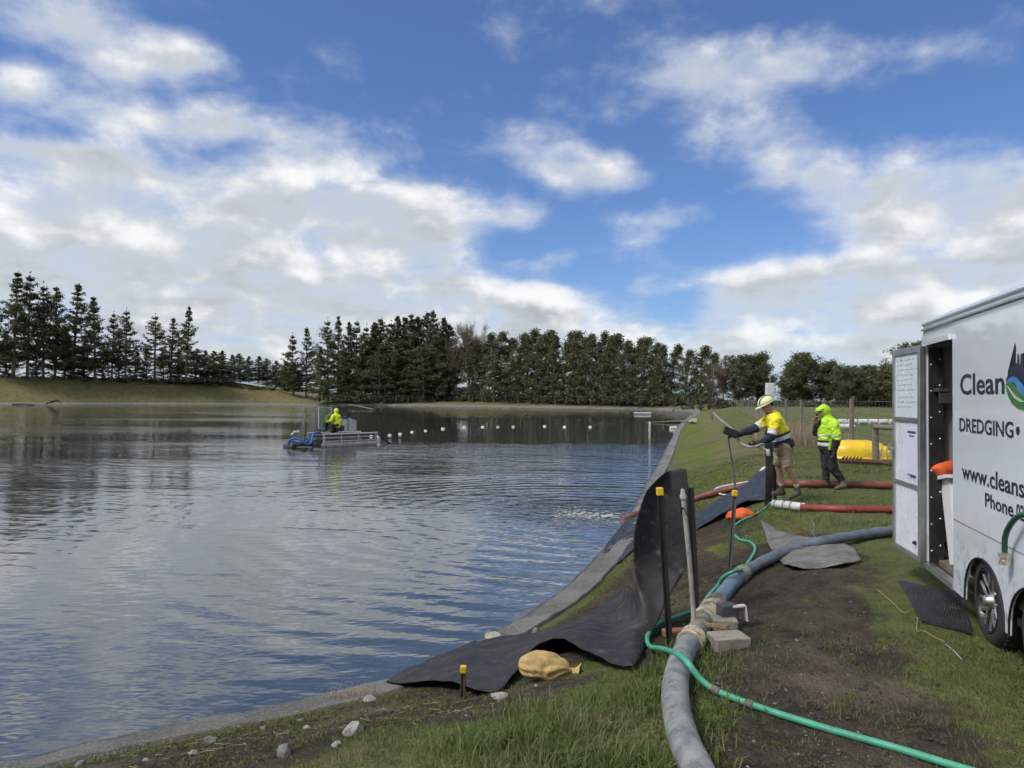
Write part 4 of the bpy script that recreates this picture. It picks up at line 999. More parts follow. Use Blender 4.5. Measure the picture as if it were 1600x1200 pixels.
tag(mat1, 'long black rubber liner lying on the bank and curling upright behind the yellow-capped stake', 'liner mat')
rows = [(lift(1086, 812, .05), lift(1088, 830, .02)), (lift(1106, 800, .10), lift(1112, 819, .06)), (lift(1130, 785, .12), lift(1136, 808, .10)), (lift(1156, 770, .12), lift(1160, 797, .12)), (lift(1178, 758, .2), lift(1180, 788, .06)), (lift(1197, 748, .3), lift(1200, 783, .03))]
WET = mat('wet_dark_liner', (0.014, 0.016, 0.021), (0.024, 0.027, 0.034), 4, 0.38, bump=0.012, bscale=14, rough2=0.7, c3=(0.045, 0.047, 0.05), spec=0.4)
tag(sheet('liner_mat', rows, WET, 0.008, 6, 9, 0.02, 5.0), 'wet dark blue-black liner lying on the bank beside the helmeted worker', 'liner mat')
# geotextile flap hanging into the water below the outfall
rows = [(lift(985, 806, .03), PZ(948, 850, WATER_Z + .03)), (lift(1000, 812, .03), PZ(942, 868, WATER_Z + .03)), (lift(1008, 830, .03), PZ(950, 884, WATER_Z + .04)), (lift(1002, 850, .04), lift(970, 880, .03))]
tag(sheet('liner_flap', rows, WET, 0.006, 5, 8, 0.012, 7.0), 'dark wet liner flap hanging over the concrete edge below the outfall', 'liner mat')
# flat grey sheet under the flexible hose
rows = [(lift(1188, 818, .05), lift(1203, 858, .02)), (lift(1212, 829, .02), lift(1218, 880, .02)), (lift(1240, 838, .02), lift(1240, 893, .05)), (lift(1280, 845, .015), lift(1285, 890, .02)), (lift(1312, 850, .015), lift(1318, 888, .04)), (lift(1333, 858, .02), lift(1345, 880, .02))]
FELT = mat('grey_geotextile', (0.17, 0.17, 0.16), (0.10, 0.097, 0.09), 4, 0.85, bump=0.008, bscale=40, c3=(0.24, 0.23, 0.205))
tag(sheet('ground_sheet', rows, FELT, 0.01, 8, 14, 0.022, 9.0), 'torn flat grey felt sheet lying under the flexible hose', 'ground sheet')
# tread mat in front of the trailer step: raised lozenges on a rubber sheet
c4 = [lift(1404, 910, .02), lift(1500, 930, .02), lift(1520, 992, .02), lift(1440, 975, .02)]
def matp(a, b): return c4[0].lerp(c4[1], a).lerp(c4[3].lerp(c4[2], a), b)
tm = thing('tread_mat', 'black rubber mat with raised lozenge tread below the trailer door', 'mat', c4[0])
m_ = MB(); gv = [matp(i / 8, j / 8) + Vector((0, 0, 0.003 * math.sin(i * 1.1 + j))) for i in range(9) for j in range(9)]
m_.add(gv + [v - Vector((0, 0, .014)) for v in gv], [(i * 9 + j, (i + 1) * 9 + j, (i + 1) * 9 + j + 1, i * 9 + j + 1) for i in range(8) for j in range(8)] + [(81 + i * 9 + j, 81 + i * 9 + j + 1, 81 + (i + 1) * 9 + j + 1, 81 + (i + 1) * 9 + j) for i in range(8) for j in range(8)] + [(i * 9, i * 9 + 81, (i + 1) * 9 + 81, (i + 1) * 9) for i in range(8)] + [(i * 9 + 8, (i + 1) * 9 + 8, (i + 1) * 9 + 89, i * 9 + 89) for i in range(8)] + [(j, j + 1, j + 82, j + 81) for j in range(8)] + [(72 + j, 153 + j, 154 + j, 73 + j) for j in range(8)])
m_.build('sheet', BLACKM, tm, True)
m_ = MB(); k_ = 20
for i in range(k_):
    for j in range(k_):
        a, b = (i + .5 + .25 * (j % 2)) / (k_ + .5), (j + .5) / k_; h = Vector((0, 0, 0.010))
        q_ = [matp(a - .019, b), matp(a, b - .014), matp(a + .019, b), matp(a, b + .014)]
        m_.add([p + h - Vector((0, 0, .012)) for p in q_] + [p.lerp(matp(a, b), .3) + h for p in q_], [(4, 5, 6, 7), (0, 1, 5, 4), (1, 2, 6, 5), (2, 3, 7, 6), (3, 0, 4, 7)])
tr_ = m_.build('tread', mat('worn_tread', (0.035, 0.035, 0.037), (0.07, .07, .07), 4, .5), tm); tr_['kind'] = 'stuff'

# ------------------------------------------------------------------ stakes
STEEL = mat('black_steel', (0.010, 0.010, 0.011), (0.020, 0.019, 0.018), 5, 0.4)
YCAP = mat('yellow_plastic', (0.75, 0.46, 0.015), (0.66, 0.39, 0.01), 6, 0.35)
def picket(label, base, top, capsize=0.03, m=STEEL, w=0.028, cap=True):
    """Y-section steel picket with a square plastic cap"""
    base, top = Vector(base), Vector(top); r = thing('stake', label, 'stake', base); d = (top - base).normalized()
    x = d.cross(Vector((0, 1, 0))).normalized(); y = x.cross(d); m_ = MB()
    for a in (90, 210, 330):
        f = x * math.cos(R(a)) + y * math.sin(R(a)); m_.beam(base - d * 0.1 + f * w * .5, top + f * w * .5, 0.007, w, up=f)
    m_.build('post', m, r)
    if cap:
        m_ = MB(); rot = Matrix((x, y, d)).transposed(); m_.box(top + d * .01, (capsize * 2, capsize * 2, capsize * 2.4), rot, 0.008); m_.build('cap', YCAP, r)
    return r
b1 = lift(1046, 1006, 0); picket('tall black stake with yellow cap before the upright liner', b1, PD(1031, 770, (b1 - CAM).dot(_f) + .02), 0.026)
b2 = lift(1140, 888, 0); picket('thin grey stake with yellow cap below the worker\'s hanging cord', b2, PD(1148, 772, (b2 - CAM).dot(_f) + .05), 0.03, mat('grey_steel', (0.06, .06, .06), (.09, .085, .08), 5, .5))
b3 = lift(723, 1092, 0); picket('short rusty stake with worn yellow cap in the liner\'s front edge', b3, PD(724, 1048, (b3 - CAM).dot(_f)), 0.022, mat('rusty_steel', (0.07, .05, .035), (.05, .04, .03), 9, .8), w=0.02)
b4 = lift(1088, 980, 0); picket('plain black stake without a cap behind the pale plastic pole', b4, PD(1078, 762, (b4 - CAM).dot(_f)), cap=False, w=0.034)
b5 = PZ(1088, 985, float(H(*G(1088, 998)[:2])[0]) + .10); dpt = (b5 - CAM).dot(_f); tp = PD(1068, 780, dpt)
pl = thing('plastic_pole', 'pale grey plastic pole leaning between the two black stakes', 'pole', b5)
m_ = MB(); m_.tube([b5 - Vector((0, 0, .14)), b5.lerp(tp, .5), tp], 0.019, 12); pb = m_.build('shaft', PALEP, pl, True)
m_ = MB(); d = (tp - b5).normalized(); m_.lathe(tp, d, [(0.019, 0), (0.026, .004), (0.026, .03), (0.018, .045), (0.016, .07), (0.008, .08)], 12); m_.build('tip', PALEP, pl, True)
m_ = MB(); m_.tube([tp - d * .09 + Vector((math.cos(a) * .026, math.sin(a) * .026, .03 * math.sin(a * 2))) for a in np.linspace(0, 12.5, 26)], 0.004, 5); m_.build('tie', BLACKM, pl, True)
# stakes at the helmeted worker: folded liner strapped upright, post, pale pole
b6 = lift(1203, 790, 0); d6 = (b6 - CAM).dot(_f)
rows = [(PD(1196, 668, d6), PD(1212, 664, d6 - .03)), (PD(1195, 690, d6), PD(1212, 690, d6 - .05)), (PD(1196, 720, d6 + .02), PD(1210, 722, d6 - .02)), (PD(1196, 750, d6), PD(1208, 752, d6 - .04)), (PD(1195, 776, d6), PD(1206, 780, d6 - .02)), (PD(1195, 790, d6), PD(1204, 794, d6))]
tag(sheet('folded_liner', rows, RUB, 0.02, 5, 6, 0.015, 4.0), 'narrow folded black liner strapped upright in front of the helmeted worker', 'liner')
b7 = lift(1211, 788, 0); picket('bare black stake beside the folded liner at the worker', b7, PD(1209, 672, d6 + .03), cap=False, w=0.03)
b8 = lift(1226, 786, 0); m_ = MB(); m_.tube([b8 - Vector((0, 0, .05)), PD(1211, 690, (b8 - CAM).dot(_f))], 0.017, 10); tag(m_.build('timber_pole', mat('weathered_wood', (0.26, .23, .18), (.17, .15, .12), 8, .85), None, True), 'thin weathered wooden pole leaning before the worker\'s shorts', 'pole')
m_ = MB(); ft = lift(1190, 752, .16); m_.tube(spline([ft + Vector((-.02, 0, -.14)), ft + Vector((-.01, 0, 0)), ft + Vector((.05, 0, .10)), ft + Vector((.14, .02, .10))], 5), 0.055, 14); m_.lathe(ft + Vector((.12, .02, .10)), (1, 0, 0), [(0.06, 0), (0.078, .005), (0.078, .04), (0.06, .045)], 14)
tag(m_.build('pipe_elbow', WHITEP, None, True), 'pale grey pipe elbow standing on the wet liner', 'pipe fitting')

# ------------------------------------------------------------------ blocks, bags, boards
CONC = mat('concrete_block', (0.30, 0.27, 0.225), (0.22, 0.195, 0.165), 9, 0.9, bump=0.006, bscale=45, c3=(0.14, 0.12, 0.10))
def block(name, label, cat, p, size, rz, m, tilt=0.0, bev=0.008, jit=0.004):
    m_ = MB(); rot = Matrix.Rotation(rz, 3, 'Z') @ Matrix.Rotation(tilt, 3, 'X'); m_.box(p, size, rot, bev)
    m_.v = [v + Vector((random.uniform(-jit, jit), random.uniform(-jit, jit), random.uniform(-jit, jit))) for v in m_.v]
    return tag(m_.build(name, m), label, cat)
block('concrete_block', 'front concrete block with worn corner beside the roped coupling', 'block', lift(1138, 1014, .045), (0.25, 0.20, 0.10), .12, CONC)
block('concrete_block', 'rear concrete block half hidden behind the roped coupling', 'block', lift(1131, 988, .05), (0.19, 0.16, 0.12), -.08, CONC)
m_ = MB(); p0, p1 = lift(1096, 1002, .13), lift(1138, 1006, .12); m_.beam(p0, p1, 0.035, 0.03, bev=.004); tag(m_.build('wooden_peg', mat('raw_timber', (0.25, .17, .11), (.18, .12, .08), 9, .8)), 'short brown wooden peg lying on the front concrete block', 'peg')
block('terracotta_board', 'red-brown board lying behind the black stake\'s foot', 'board', lift(1064, 1000, .05), (0.26, 0.16, 0.05), .2, mat('terracotta', (0.30, .12, .06), (.22, .085, .045), 6, .8))
box_p = lift(1136, 984, .10)
cl = thing('hose_clamp_box', 'dark grey plastic clamp box with white bracket beside the coupling', 'clamp box', box_p - Vector((0, 0, .1)))
m_ = MB(); m_.box(box_p, (0.14, 0.12, 0.20), Matrix.Rotation(.15, 3, 'Z'), .012); m_.build('body', mat('dark_plastic', (0.05, .052, .055), (.08, .08, .08), 8, .5), cl)
m_ = MB(); q_ = box_p + Vector((.09, -.05, .09)); m_.beam(q_ + Vector((-.06, 0, .0)), q_ + Vector((.035, 0, .01)), .05, .012); m_.beam(q_ + Vector((.035, 0, .01)), q_ + Vector((.05, 0, -.11)), .05, .012, up=(1, 0, 0)); m_.build('bracket', WHITEP, cl)
# sandbag tied at the neck
def sandbag(label, c, size, rz, m, ribbon):
    r = thing('sandbag', label, 'sandbag', c); rot = Matrix.Rotation(rz, 3, 'Z'); vs = []; fs = []; nu, nv = 44, 48
    for i in range(nu + 1):
        t = i / nu
        if t < .8: rad = math.sin(math.pi * min(1, t / .8 * .92 + .02)) ** .55 * (1 - .15 * t) if t > 0 else .05
        else: rad = .18 + .55 * ((t - .84) / .16) ** 2 if t > .84 else .2
        rad = max(rad, .12 if t > .05 else rad)
        if t > .8: rad *= .75
        for j in range(nv):
            a = 2 * math.pi * j / nv; pl_ = 1 + (.10 + .34 * sstep(.40, .95, t)) * (abs(math.sin(a * 4.5 + t * 2.5 + 1.5 * mnoise.noise(Vector((math.cos(a), math.sin(a), t * 3))))) - .5) * .8 + .22 * mnoise.noise(Vector((math.cos(a) * 1.6, math.sin(a) * 1.6, t * 4))) + .22 * (.3 - abs(mnoise.noise(Vector((math.cos(a) * 2.4, math.sin(a) * 2.4, t * 7)))))
            x = (t - .5) * size[0]; y = math.cos(a) * rad * size[1] * .5 * pl_; z = max(math.sin(a) * rad * size[2] * .5 * pl_ + size[2] * .40 - .10 * sstep(.75, 1, t) * size[2], 0.0 + .01 * math.cos(a))
            vs.append(rot @ Vector((x, y, z)) + Vector(c))
    for i in range(nu):
        for j in range(nv): fs.append((i * nv + j, i * nv + (j + 1) % nv, (i + 1) * nv + (j + 1) % nv, (i + 1) * nv + j))
    fs.append(tuple(range(nv - 1, -1, -1)))
    link('bag', new_mesh('bag', vs, fs, m, True), r)
    m_ = MB(); nk = rot @ Vector((size[0] * .33, 0, size[2] * .34)) + Vector(c); ax_ = rot @ Vector((1, 0, 0))
    m_.tube([nk + (rot @ Vector((0, math.cos(a), math.sin(a)))) * size[1] * .088 + ax_ * .01 * math.sin(3 * a) for a in np.linspace(0, 6.283, 17)], 0.009, 6); m_.build('tie', ribbon, r, True)
    return r
HESS = mat('yellow_sack', (0.48, 0.34, 0.13), (0.36, 0.24, 0.09), 6, 0.7, bump=0.012, bscale=16, c3=(0.50, 0.39, 0.20))
sandbag('tan sandbag with tied neck propping up the black liner', lift(858, 1059, -.01), (0.46, 0.26, 0.215), -.25, HESS, mat('pink_tie', (0.35, .14, .10), (.25, .1, .07), 9, .8))
ob = heap('orange_sack', lift(1158, 812, .06), (0.24, 0.14, 0.12), orange, 5, .28); tag(ob, 'crumpled orange sack lying under the edge of the wet liner', 'sack')
# pale flat stone under the liner's far edge, other stones of the bank
STONE = mat('pale_stone', (0.33, 0.32, 0.29), (0.22, 0.215, 0.20), 7, 0.9, bump=0.006, bscale=30, c3=(0.42, 0.41, 0.38))
GSTONE = mat('grey_stone', (0.17, 0.17, 0.16), (0.11, 0.112, 0.105), 7, 0.9, bump=0.006, bscale=30)
def stone(label, px, py, r, m, seed, flat=.6):
    p = G(px, py); bm = bmesh.new(); bmesh.ops.create_icosphere(bm, subdivisions=2, radius=1.0)
    for v in bm.verts:
        k = 1 + .38 * mnoise.noise(v.co * 1.3 + Vector((seed * 1.7, seed, 3))); c = v.co * k
        c = Vector((round(c.x * 3.2) / 3.2 * .45 + c.x * .55, c.y, round(c.z * 3) / 3 * .4 + c.z * .6))
        v.co = Matrix.Rotation(seed, 3, 'Z') @ Vector((c.x * r, c.y * r * .75, c.z * r * flat)) + p + Vector((0, 0, r * flat * .25))
    me = bpy.data.meshes.new('stone'); bm.to_mesh(me); bm.free(); me.materials.append(m); o = link('stone', me); return tag(o, label, 'stone', 'stones on the near bank')
stone('largest pale angular stone on the near bank, right of the others', 552, 1147, .07, STONE, 1, .7)
stone('tilted grey stone on the near bank left of the pale one', 444, 1179, .052, GSTONE, 2, .8)
stone('grey stone close to the concrete edging on the near bank', 328, 1160, .045, GSTONE, 3, .6)
stone('small pale stone just below the large pale one', 526, 1167, .03, STONE, 4)
stone('flat pale stone in front of the short capped stake', 578, 1095, .07, STONE, 5, .45)
stone('flat pale stone right of the short capped stake', 780, 1091, .06, STONE, 6, .4)
stone('long pale rock slab at the liner\'s far edge by the water', 772, 1000, .14, mat('beige_rock', (0.36, .33, .25), (.28, .25, .19), 6, .9, bump=.008, bscale=20), 1.5, .4)
stone('round grey stone on the bank above the liner', 837, 989, .06, GSTONE, 8, .7)
stone('small white stone in the weeds near the lower left corner', 228, 1190, .025, STONE, 9)
stone('small white stone left of the grey bank stones', 302, 1178, .026, STONE, 10)
stone('small stone at the water edge left of the dry tuft', 412, 1140, .035, GSTONE, 11)
stone('small pale stone between the dry tuft and the largest stone', 480, 1140, .028, STONE, 12)
stone('small stone beside the dry tuft', 470, 1128, .03, GSTONE, 13)
stone('grey stone at the bottom edge under the grey tilted one', 125, 1197, .04, GSTONE, 14)
# loose gravel
g_ = MB(); rg = np.random.default_rng(8); n = 0
while n < 420:
    px, py = rg.uniform(120, 1330), rg.uniform(960, 1200)
    if n % 3 == 0: px, py = rg.uniform(1100, 1400), rg.uniform(830, 1190)
    p = PZ(px, py, -0.3 if px < 900 else 0.0); d = float(shore_dist(np.array([p.x]), np.array([p.y]))[0])
    if d < .7: continue
    sm = float(soil_mask(np.array([p.x]), np.array([p.y]), np.array([d]))[0])
    if rg.random() > sm + .05: continue
    r = rg.choice([.006, .008, .011, .016, .022], p=[.5, .3, .15, .04, .01]); z = float(H(p.x, p.y)[0]); g_.m = 0 if rg.random() < .88 else 1
    a = rg.uniform(0, 6.28); vs = [Vector((math.cos(a + k * 1.57) * r * rg.uniform(.7, 1.2), math.sin(a + k * 1.57) * r * rg.uniform(.6, 1.1), 0)) for k in range(4)] + [Vector((rg.normal() * r * .2, rg.normal() * r * .2, r * rg.uniform(.5, .9)))]
    g_.add([v + Vector((p.x, p.y, z)) for v in vs], [(0, 1, 4), (1, 2, 4), (2, 3, 4), (3, 0, 4)]); n += 1
cl_ = MB(); n = 0; CLOD = mat('soil_clods', (0.035, 0.028, 0.021), (0.060, 0.048, 0.036), 9, .95)
while n < 1500:
    px, py = rg.uniform(1090, 1480), rg.uniform(850, 1200)
    if n % 4 == 0: px, py = rg.uniform(150, 1000), rg.uniform(1060, 1200)
    p = PZ(px, py, 0.0 if px > 1000 else -.35); d = shore_dist(np.array([p.x]), np.array([p.y]))
    if d[0] < .7 or rg.random() > float(soil_mask(np.array([p.x]), np.array([p.y]), d)[0]): continue
    r = rg.choice([.008, .012, .018, .028], p=[.4, .35, .18, .07]); z = float(H(p.x, p.y)[0]) - r * .2; a = rg.uniform(0, 6.28)
    vs = [Vector((math.cos(a + k * 1.257) * r * rg.uniform(.7, 1.4), math.sin(a + k * 1.257) * r * rg.uniform(.6, 1.2), 0)) for k in range(5)] + [Vector((rg.normal() * r * .3, rg.normal() * r * .3, r * rg.uniform(.6, 1.0)))]
    cl_.add([v + Vector((p.x, p.y, z)) for v in vs], [(0, 1, 5), (1, 2, 5), (2, 3, 5), (3, 4, 5), (4, 0, 5)]); n += 1
tag(cl_.build('soil_clods', CLOD), 'small dark clods lying on the trodden soil', 'soil', kind='stuff')
gr = g_.build('gravel', [GSTONE, STONE]); tag(gr, 'loose gravel chips scattered over the bare soil', 'gravel', kind='stuff')
# cords and straw on the ground by the trailer
STRAW = mat('straw_cord', (0.36, .28, .16), (.28, .21, .12), 9, .9)
for lab, pts, m in (('thin straw-coloured cord on the grass left of the tread mat', ((1372, 925), (1395, 945), (1412, 960), (1420, 958)), STRAW), ('kinked straw-coloured cord in front of the tread mat', ((1434, 968), (1433, 988), (1445, 990), (1462, 1000), (1476, 1006)), STRAW), ('short pale blue cord piece below the tread mat', ((1478, 1010), (1490, 1022), (1503, 1035)), mat('pale_blue_cord', (.3, .36, .42), None, 5, .6)), ('thin blue-white cable kinked on the felt sheet', ((1268, 812), (1272, 825), (1270, 834), (1274, 842)), mat('blue_white_cable', (.32, .36, .46), None, 5, .6)), ('thin red cable across the bare ground behind the felt sheet', ((1205, 812), (1235, 822), (1262, 838)), mat('red_cable', (.30, .08, .05), None, 5, .6))):
    m_ = MB(); m_.tube(spline([lift(x, y, .012) for x, y in pts], 6), 0.0035, 5); tag(m_.build('cord', m, None, True), lab, 'cord')

# ------------------------------------------------------------------ people
def capsule(mb, a, ra, b, rb, seg=12):
    a, b = Vector(a), Vector(b); d = b - a; L = d.length; d = d.normalized() if L > 1e-6 else Vector((0, 0, 1)); pts = []; rs = []
    for k in range(5): t = (1 - k / 5) * math.pi / 2; pts.append(a - d * ra * math.sin(t) * .999); rs.append(max(.002, ra * math.cos(t)))
    pts.append(a); rs.append(ra); pts.append(b); rs.append(rb)
    for k in range(1, 6): t = k / 5 * math.pi / 2; pts.append(b + d * rb * math.sin(t) * .999); rs.append(max(.002, rb * math.cos(t)))
    mb.tube(pts, rs, seg)
def fused(name, mb, m, parent, voxel=0.012, smooth=4, assign=None, folds=0.0):
    """union of the overlapping pieces as one continuous skin"""
    me = new_mesh('tmp', mb.v, mb.f); o = bpy.data.objects.new('tmp', me)
    bm = bmesh.new(); bm.from_mesh(me); bmesh.ops.recalc_face_normals(bm, faces=bm.faces[:]); bm.to_mesh(me); bm.free()
    r = o.modifiers.new('r', 'REMESH'); r.mode = 'VOXEL'; r.voxel_size = voxel
    s = o.modifiers.new('s', 'SMOOTH'); s.factor = 0.5; s.iterations = smooth
    res = evaluated_mesh(o); res.name = name; bpy.data.meshes.remove(me)
    res.materials.clear()
    for k in (m if isinstance(m, (list, tuple)) else [m]): res.materials.append(k)
    if assign is not None:
        res.polygons.foreach_set('material_index', np.array([assign(p.center) for p in res.polygons], dtype=np.int32))
    if folds:
        nr = [v.normal.copy() for v in res.vertices]
        for v, nv_ in zip(res.vertices, nr):
            q = v.co * 9.0; v.co = v.co + nv_ * folds * (mnoise.noise(q) + 1.3 * (0.3 - abs(mnoise.noise(Vector((q.x, q.y, q.z * 2.2)) * 1.1))) + .5 * mnoise.noise(q * 2.3))
    res.polygons.foreach_set('use_smooth', np.ones(len(res.polygons), dtype=bool))
    return link(name, res, parent)
SKIN = mat('skin', (0.46, 0.27, 0.19), (0.40, 0.22, 0.15), 20, 0.55)
HIVIS = mat('hivis_yellow', (0.80, 0.72, 0.02), (0.70, 0.60, 0.02), 6, 0.7, bump=0.006, bscale=14)
LIME = mat('hivis_lime', (0.50, 0.80, 0.03), (0.40, 0.66, 0.02), 6, 0.6, bump=0.006, bscale=14)
NAVY = mat('navy_cloth', (0.014, 0.018, 0.040), (0.022, 0.027, 0.052), 6, 0.8, bump=0.005, bscale=16)
BLKC = mat('black_cloth', (0.014, 0.014, 0.016), (0.026, 0.026, 0.028), 6, 0.75, bump=0.005, bscale=16)
REFL = mat('reflective_tape', (0.62, 0.63, 0.64), (0.54, 0.55, 0.56), 8, 0.35)
KHAKI = mat('khaki_cotton', (0.30, 0.24, 0.16), (0.23, 0.18, 0.115), 7, 0.85, bump=0.006, bscale=18)
BOOT = mat('muddy_boot', (0.055, 0.045, 0.034), (0.10, 0.085, 0.065), 14, 0.8, bump=0.004, bscale=40)
SOCK = mat('pale_sock', (0.50, 0.49, 0.45), None, 10, .9)
GLOVE = mat('dark_glove', (0.022, 0.022, 0.024), (0.04, .04, .042), 10, .7)
HAIR = mat('dark_hair', (0.03, 0.02, 0.014), None, 10, .7)
HAT = mat('hard_hat_shell', (0.72, 0.76, 0.42), (0.66, 0.70, 0.38), 5, 0.35)
def hand(parts, wrist, along, palm_n, m_scale=1.0, curl=1.1):
    """palm, four curled fingers of different length and a thumb from the side of the palm"""
    w = Vector(wrist); a = Vector(along).normalized(); n = Vector(palm_n); n = (n - a * n.dot(a)).normalized(); s = a.cross(n); k = m_scale
    for i, off in enumerate((-.03, -.01, .01, .03)): capsule(parts, w + s * off * k * .7, .020 * k, w + a * .075 * k + s * off * k, .016 * k, 8)
    for i, (off, L) in enumerate(zip((-.033, -.011, .011, .032), (.066, .078, .072, .056))):
        p = w + a * .085 * k + s * off * k; d = a
        for j in range(3):
            ang = curl * (j + .6) / 2.2; d = a * math.cos(ang) + n * math.sin(ang); q = p + d * L * k * (.45, .32, .25)[j]; capsule(parts, p, (.0105 - .001 * j) * k, q, (.0095 - .001 * j) * k, 7); p = q
    p = w + a * .03 * k - s * .03 * k; q = p + (a * .7 - s * .7 + n * .3).normalized() * .04 * k; capsule(parts, p, .013 * k, q, .011 * k, 7); capsule(parts, q, .011 * k, q + (a * .6 + n * .8).normalized() * .035 * k, .009 * k, 7)
def head_parts(mb, c, fwd, up, k=1.0):
    """skull, jaw, nose, ears, brow; c is the middle of the head"""
    f = Vector(fwd).normalized(); u = Vector(up); u = (u - f * u.dot(f)).normalized(); s = f.cross(u); c = Vector(c); rot = Matrix((f, s, u)).transposed()
    mb.ball(c + u * .03 * k - f * .01 * k, (.098 * k, .078 * k, .092 * k), 16, 12, rot); mb.ball(c - u * .045 * k + f * .025 * k, (.066 * k, .056 * k, .072 * k), 14, 10, rot)
    capsule(mb, c + f * .088 * k + u * .008 * k, .010 * k, c + f * .108 * k - u * .020 * k, .014 * k, 8)
    capsule(mb, c + f * .082 * k - u * .058 * k + s * .018 * k, .009 * k, c + f * .082 * k - u * .058 * k - s * .018 * k, .009 * k, 8)
    capsule(mb, c + f * .075 * k - u * .095 * k, .022 * k, c + f * .06 * k - u * .09 * k, .024 * k, 8)
    for e_ in (-1, 1): mb.ball(c + s * e_ * .078 * k - f * .005 * k - u * .005 * k, (.016 * k, .008 * k, .028 * k), 8, 6, rot); capsule(mb, c + f * .086 * k + u * .030 * k + s * e_ * .012 * k, .012 * k, c + f * .070 * k + u * .030 * k + s * e_ * .05 * k, .011 * k, 7)
    return f, u, s
def eyes(parent, c, f, u, s, k=1.0):
    for e_ in (-1, 1):
        m_ = MB(); m_.ball(Vector(c) + f * .079 * k + u * .014 * k + s * e_ * .031 * k, .0115 * k, 8, 6); m_.build('eye', mat('eye_dark', (.05, .04, .035), None, 5, .3), parent, True)

# --- helmeted worker, leaning forward to the left
D1 = 12.45
def W(x, y, dd=0.0): return PD(x, y, D1 + dd)
w1 = thing('person', 'person in white-and-lime hard hat, yellow and navy shirt and khaki shorts handling a pipe', 'person', tuple(lift(1236, 776, 0)))
hc = W(1199, 634); hip = W(1222, 694); chest = W(1213, 661); neck = W(1205, 647)
shN, shF = W(1213, 656, -.17), W(1202, 656, .17)
elF, wrF = W(1179, 670, .10), W(1153, 679, .02)
elN, wrN = W(1205, 683, -.24), W(1186, 693, -.14)
kneeA, ankA = W(1216, 729, .10), W(1221, 760, .12)       # straight leg
kneeB, ankB = W(1231, 731, -.10), W(1246, 761, -.02)     # trailing leg
body = MB(); f1, u1, s1 = head_parts(body, hc, W(1188, 640) - hc, Vector((-.12, 0, 1)))
capsule(body, hc - u1 * .05 - f1 * .02, .055, neck, .062); capsule(body, neck, .08, hip, .12)
for a, b, c in ((shN, elN, wrN), (shF, elF, wrF)): capsule(body, a, .055, b, .042); capsule(body, b, .042, c, .030)
for k_, a_ in ((kneeA, ankA), (kneeB, ankB)):
    sgn = .09 if k_ is kneeA else -.09; h0 = hip + Vector((0, sgn, -.02)); capsule(body, h0, .085, k_, .060); cf = k_.lerp(a_, .3) + Vector((.015, 0, 0)); capsule(body, k_, .056, cf, .060); capsule(body, cf, .058, a_, .038)
fused('body', body, SKIN, w1, 0.010, 3)
eyes(w1, hc, f1, u1, s1)
sh = MB(); capsule(sh, W(1209, 654), .135, W(1216, 672), .165); capsule(sh, W(1216, 672), .165, W(1222, 688), .168); capsule(sh, W(1222, 688), .170, W(1224, 695), .172)
capsule(sh, W(1210, 655, -.12), .105, W(1219, 672, -.08), .12); capsule(sh, W(1205, 655, .12), .10, W(1216, 672, .08), .12); capsule(sh, neck, .075, W(1208, 652), .10)
capsule(sh, shN, .092, elN, .070); capsule(sh, elN, .068, wrN, .046); capsule(sh, shF, .090, elF, .072); capsule(sh, elF, .070, wrF, .048)
axis1 = (W(1224, 695) - W(1207, 648)); L1 = axis1.length; a1 = axis1.normalized(); o1 = W(1207, 648)
def shirt_assign(c):
    c = Vector(c)
    def along(p, q): d = q - p; return (c - p).dot(d) / d.length_squared, ((c - p) - d * max(0, min(1, (c - p).dot(d) / d.length_squared))).length
    for s_, e_, w_ in ((shN, elN, wrN), (shF, elF, wrF)):
        t, r = along(s_, e_); t2, r2 = along(e_, w_); t0 = (c - o1).dot(a1) / L1
        away = ((c - o1) - a1 * (c - o1).dot(a1)).length
        if (r < .10 and t > .35 and away > .14) or (r2 < .09 and away > .16):
            if t2 > .06 and r2 < r + .02: return 1
            return 2 if .60 < t < .86 else (1 if t >= .86 else 0)
    t = (c - o1).dot(a1) / L1
    return 0 if t < .60 else (1 if t < .68 else (2 if t < .80 else 1))
fused('shirt', sh, [HIVIS, NAVY, REFL], w1, 0.011, 4, shirt_assign, .014)
st = MB(); capsule(st, W(1223, 688), .165, W(1224, 700), .165)
for k_, s_ in ((kneeA, .08), (kneeB, -.08)):
    h0 = hip + Vector((0, s_, -.04)); kk = h0.lerp(k_, .88); capsule(st, h0, .112, h0.lerp(k_, .5), .098); st.tube([h0.lerp(k_, .4), h0.lerp(k_, .6), kk, kk + (k_ - h0) * .06], [.10, .097, .094, .092], 12)
fused('shorts', st, KHAKI, w1, 0.012, 3, None, .012)
def boot(parent, ank, toe_dir, m=BOOT, tall=.12, r=.052, name='boot'):
    t = Vector(toe_dir).normalized(); b = MB(); a = Vector(ank); g = float(H(a.x, a.y)[0]); sole = Vector((a.x, a.y, max(g + .045, a.z - .11)))
    capsule(b, a + Vector((0, 0, tall - .11)), r, sole + Vector((0, 0, .03)), r * 1.02); capsule(b, sole - t * .03, .048, sole + t * .12, .045); capsule(b, sole + t * .10, .045, sole + t * .17 - Vector((0, 0, .008)), .036)
    fused(name, b, m, parent, .010, 2)
boot(w1, ankA, (-.9, -.35, 0)); boot(w1, ankB, (-.8, -.5, -.2))
for k_, a_ in ((kneeA, ankA), (kneeB, ankB)): m_ = MB(); capsule(m_, a_.lerp(k_, .14), .047, a_, .045); m_.build('sock', SOCK, w1, True)
gl = MB(); hand(gl, wrF, W(1140, 679, 0) - wrF, (0, 0, -1), 1.25, 1.5); fused('glove', gl, GLOVE, w1, .006, 1)
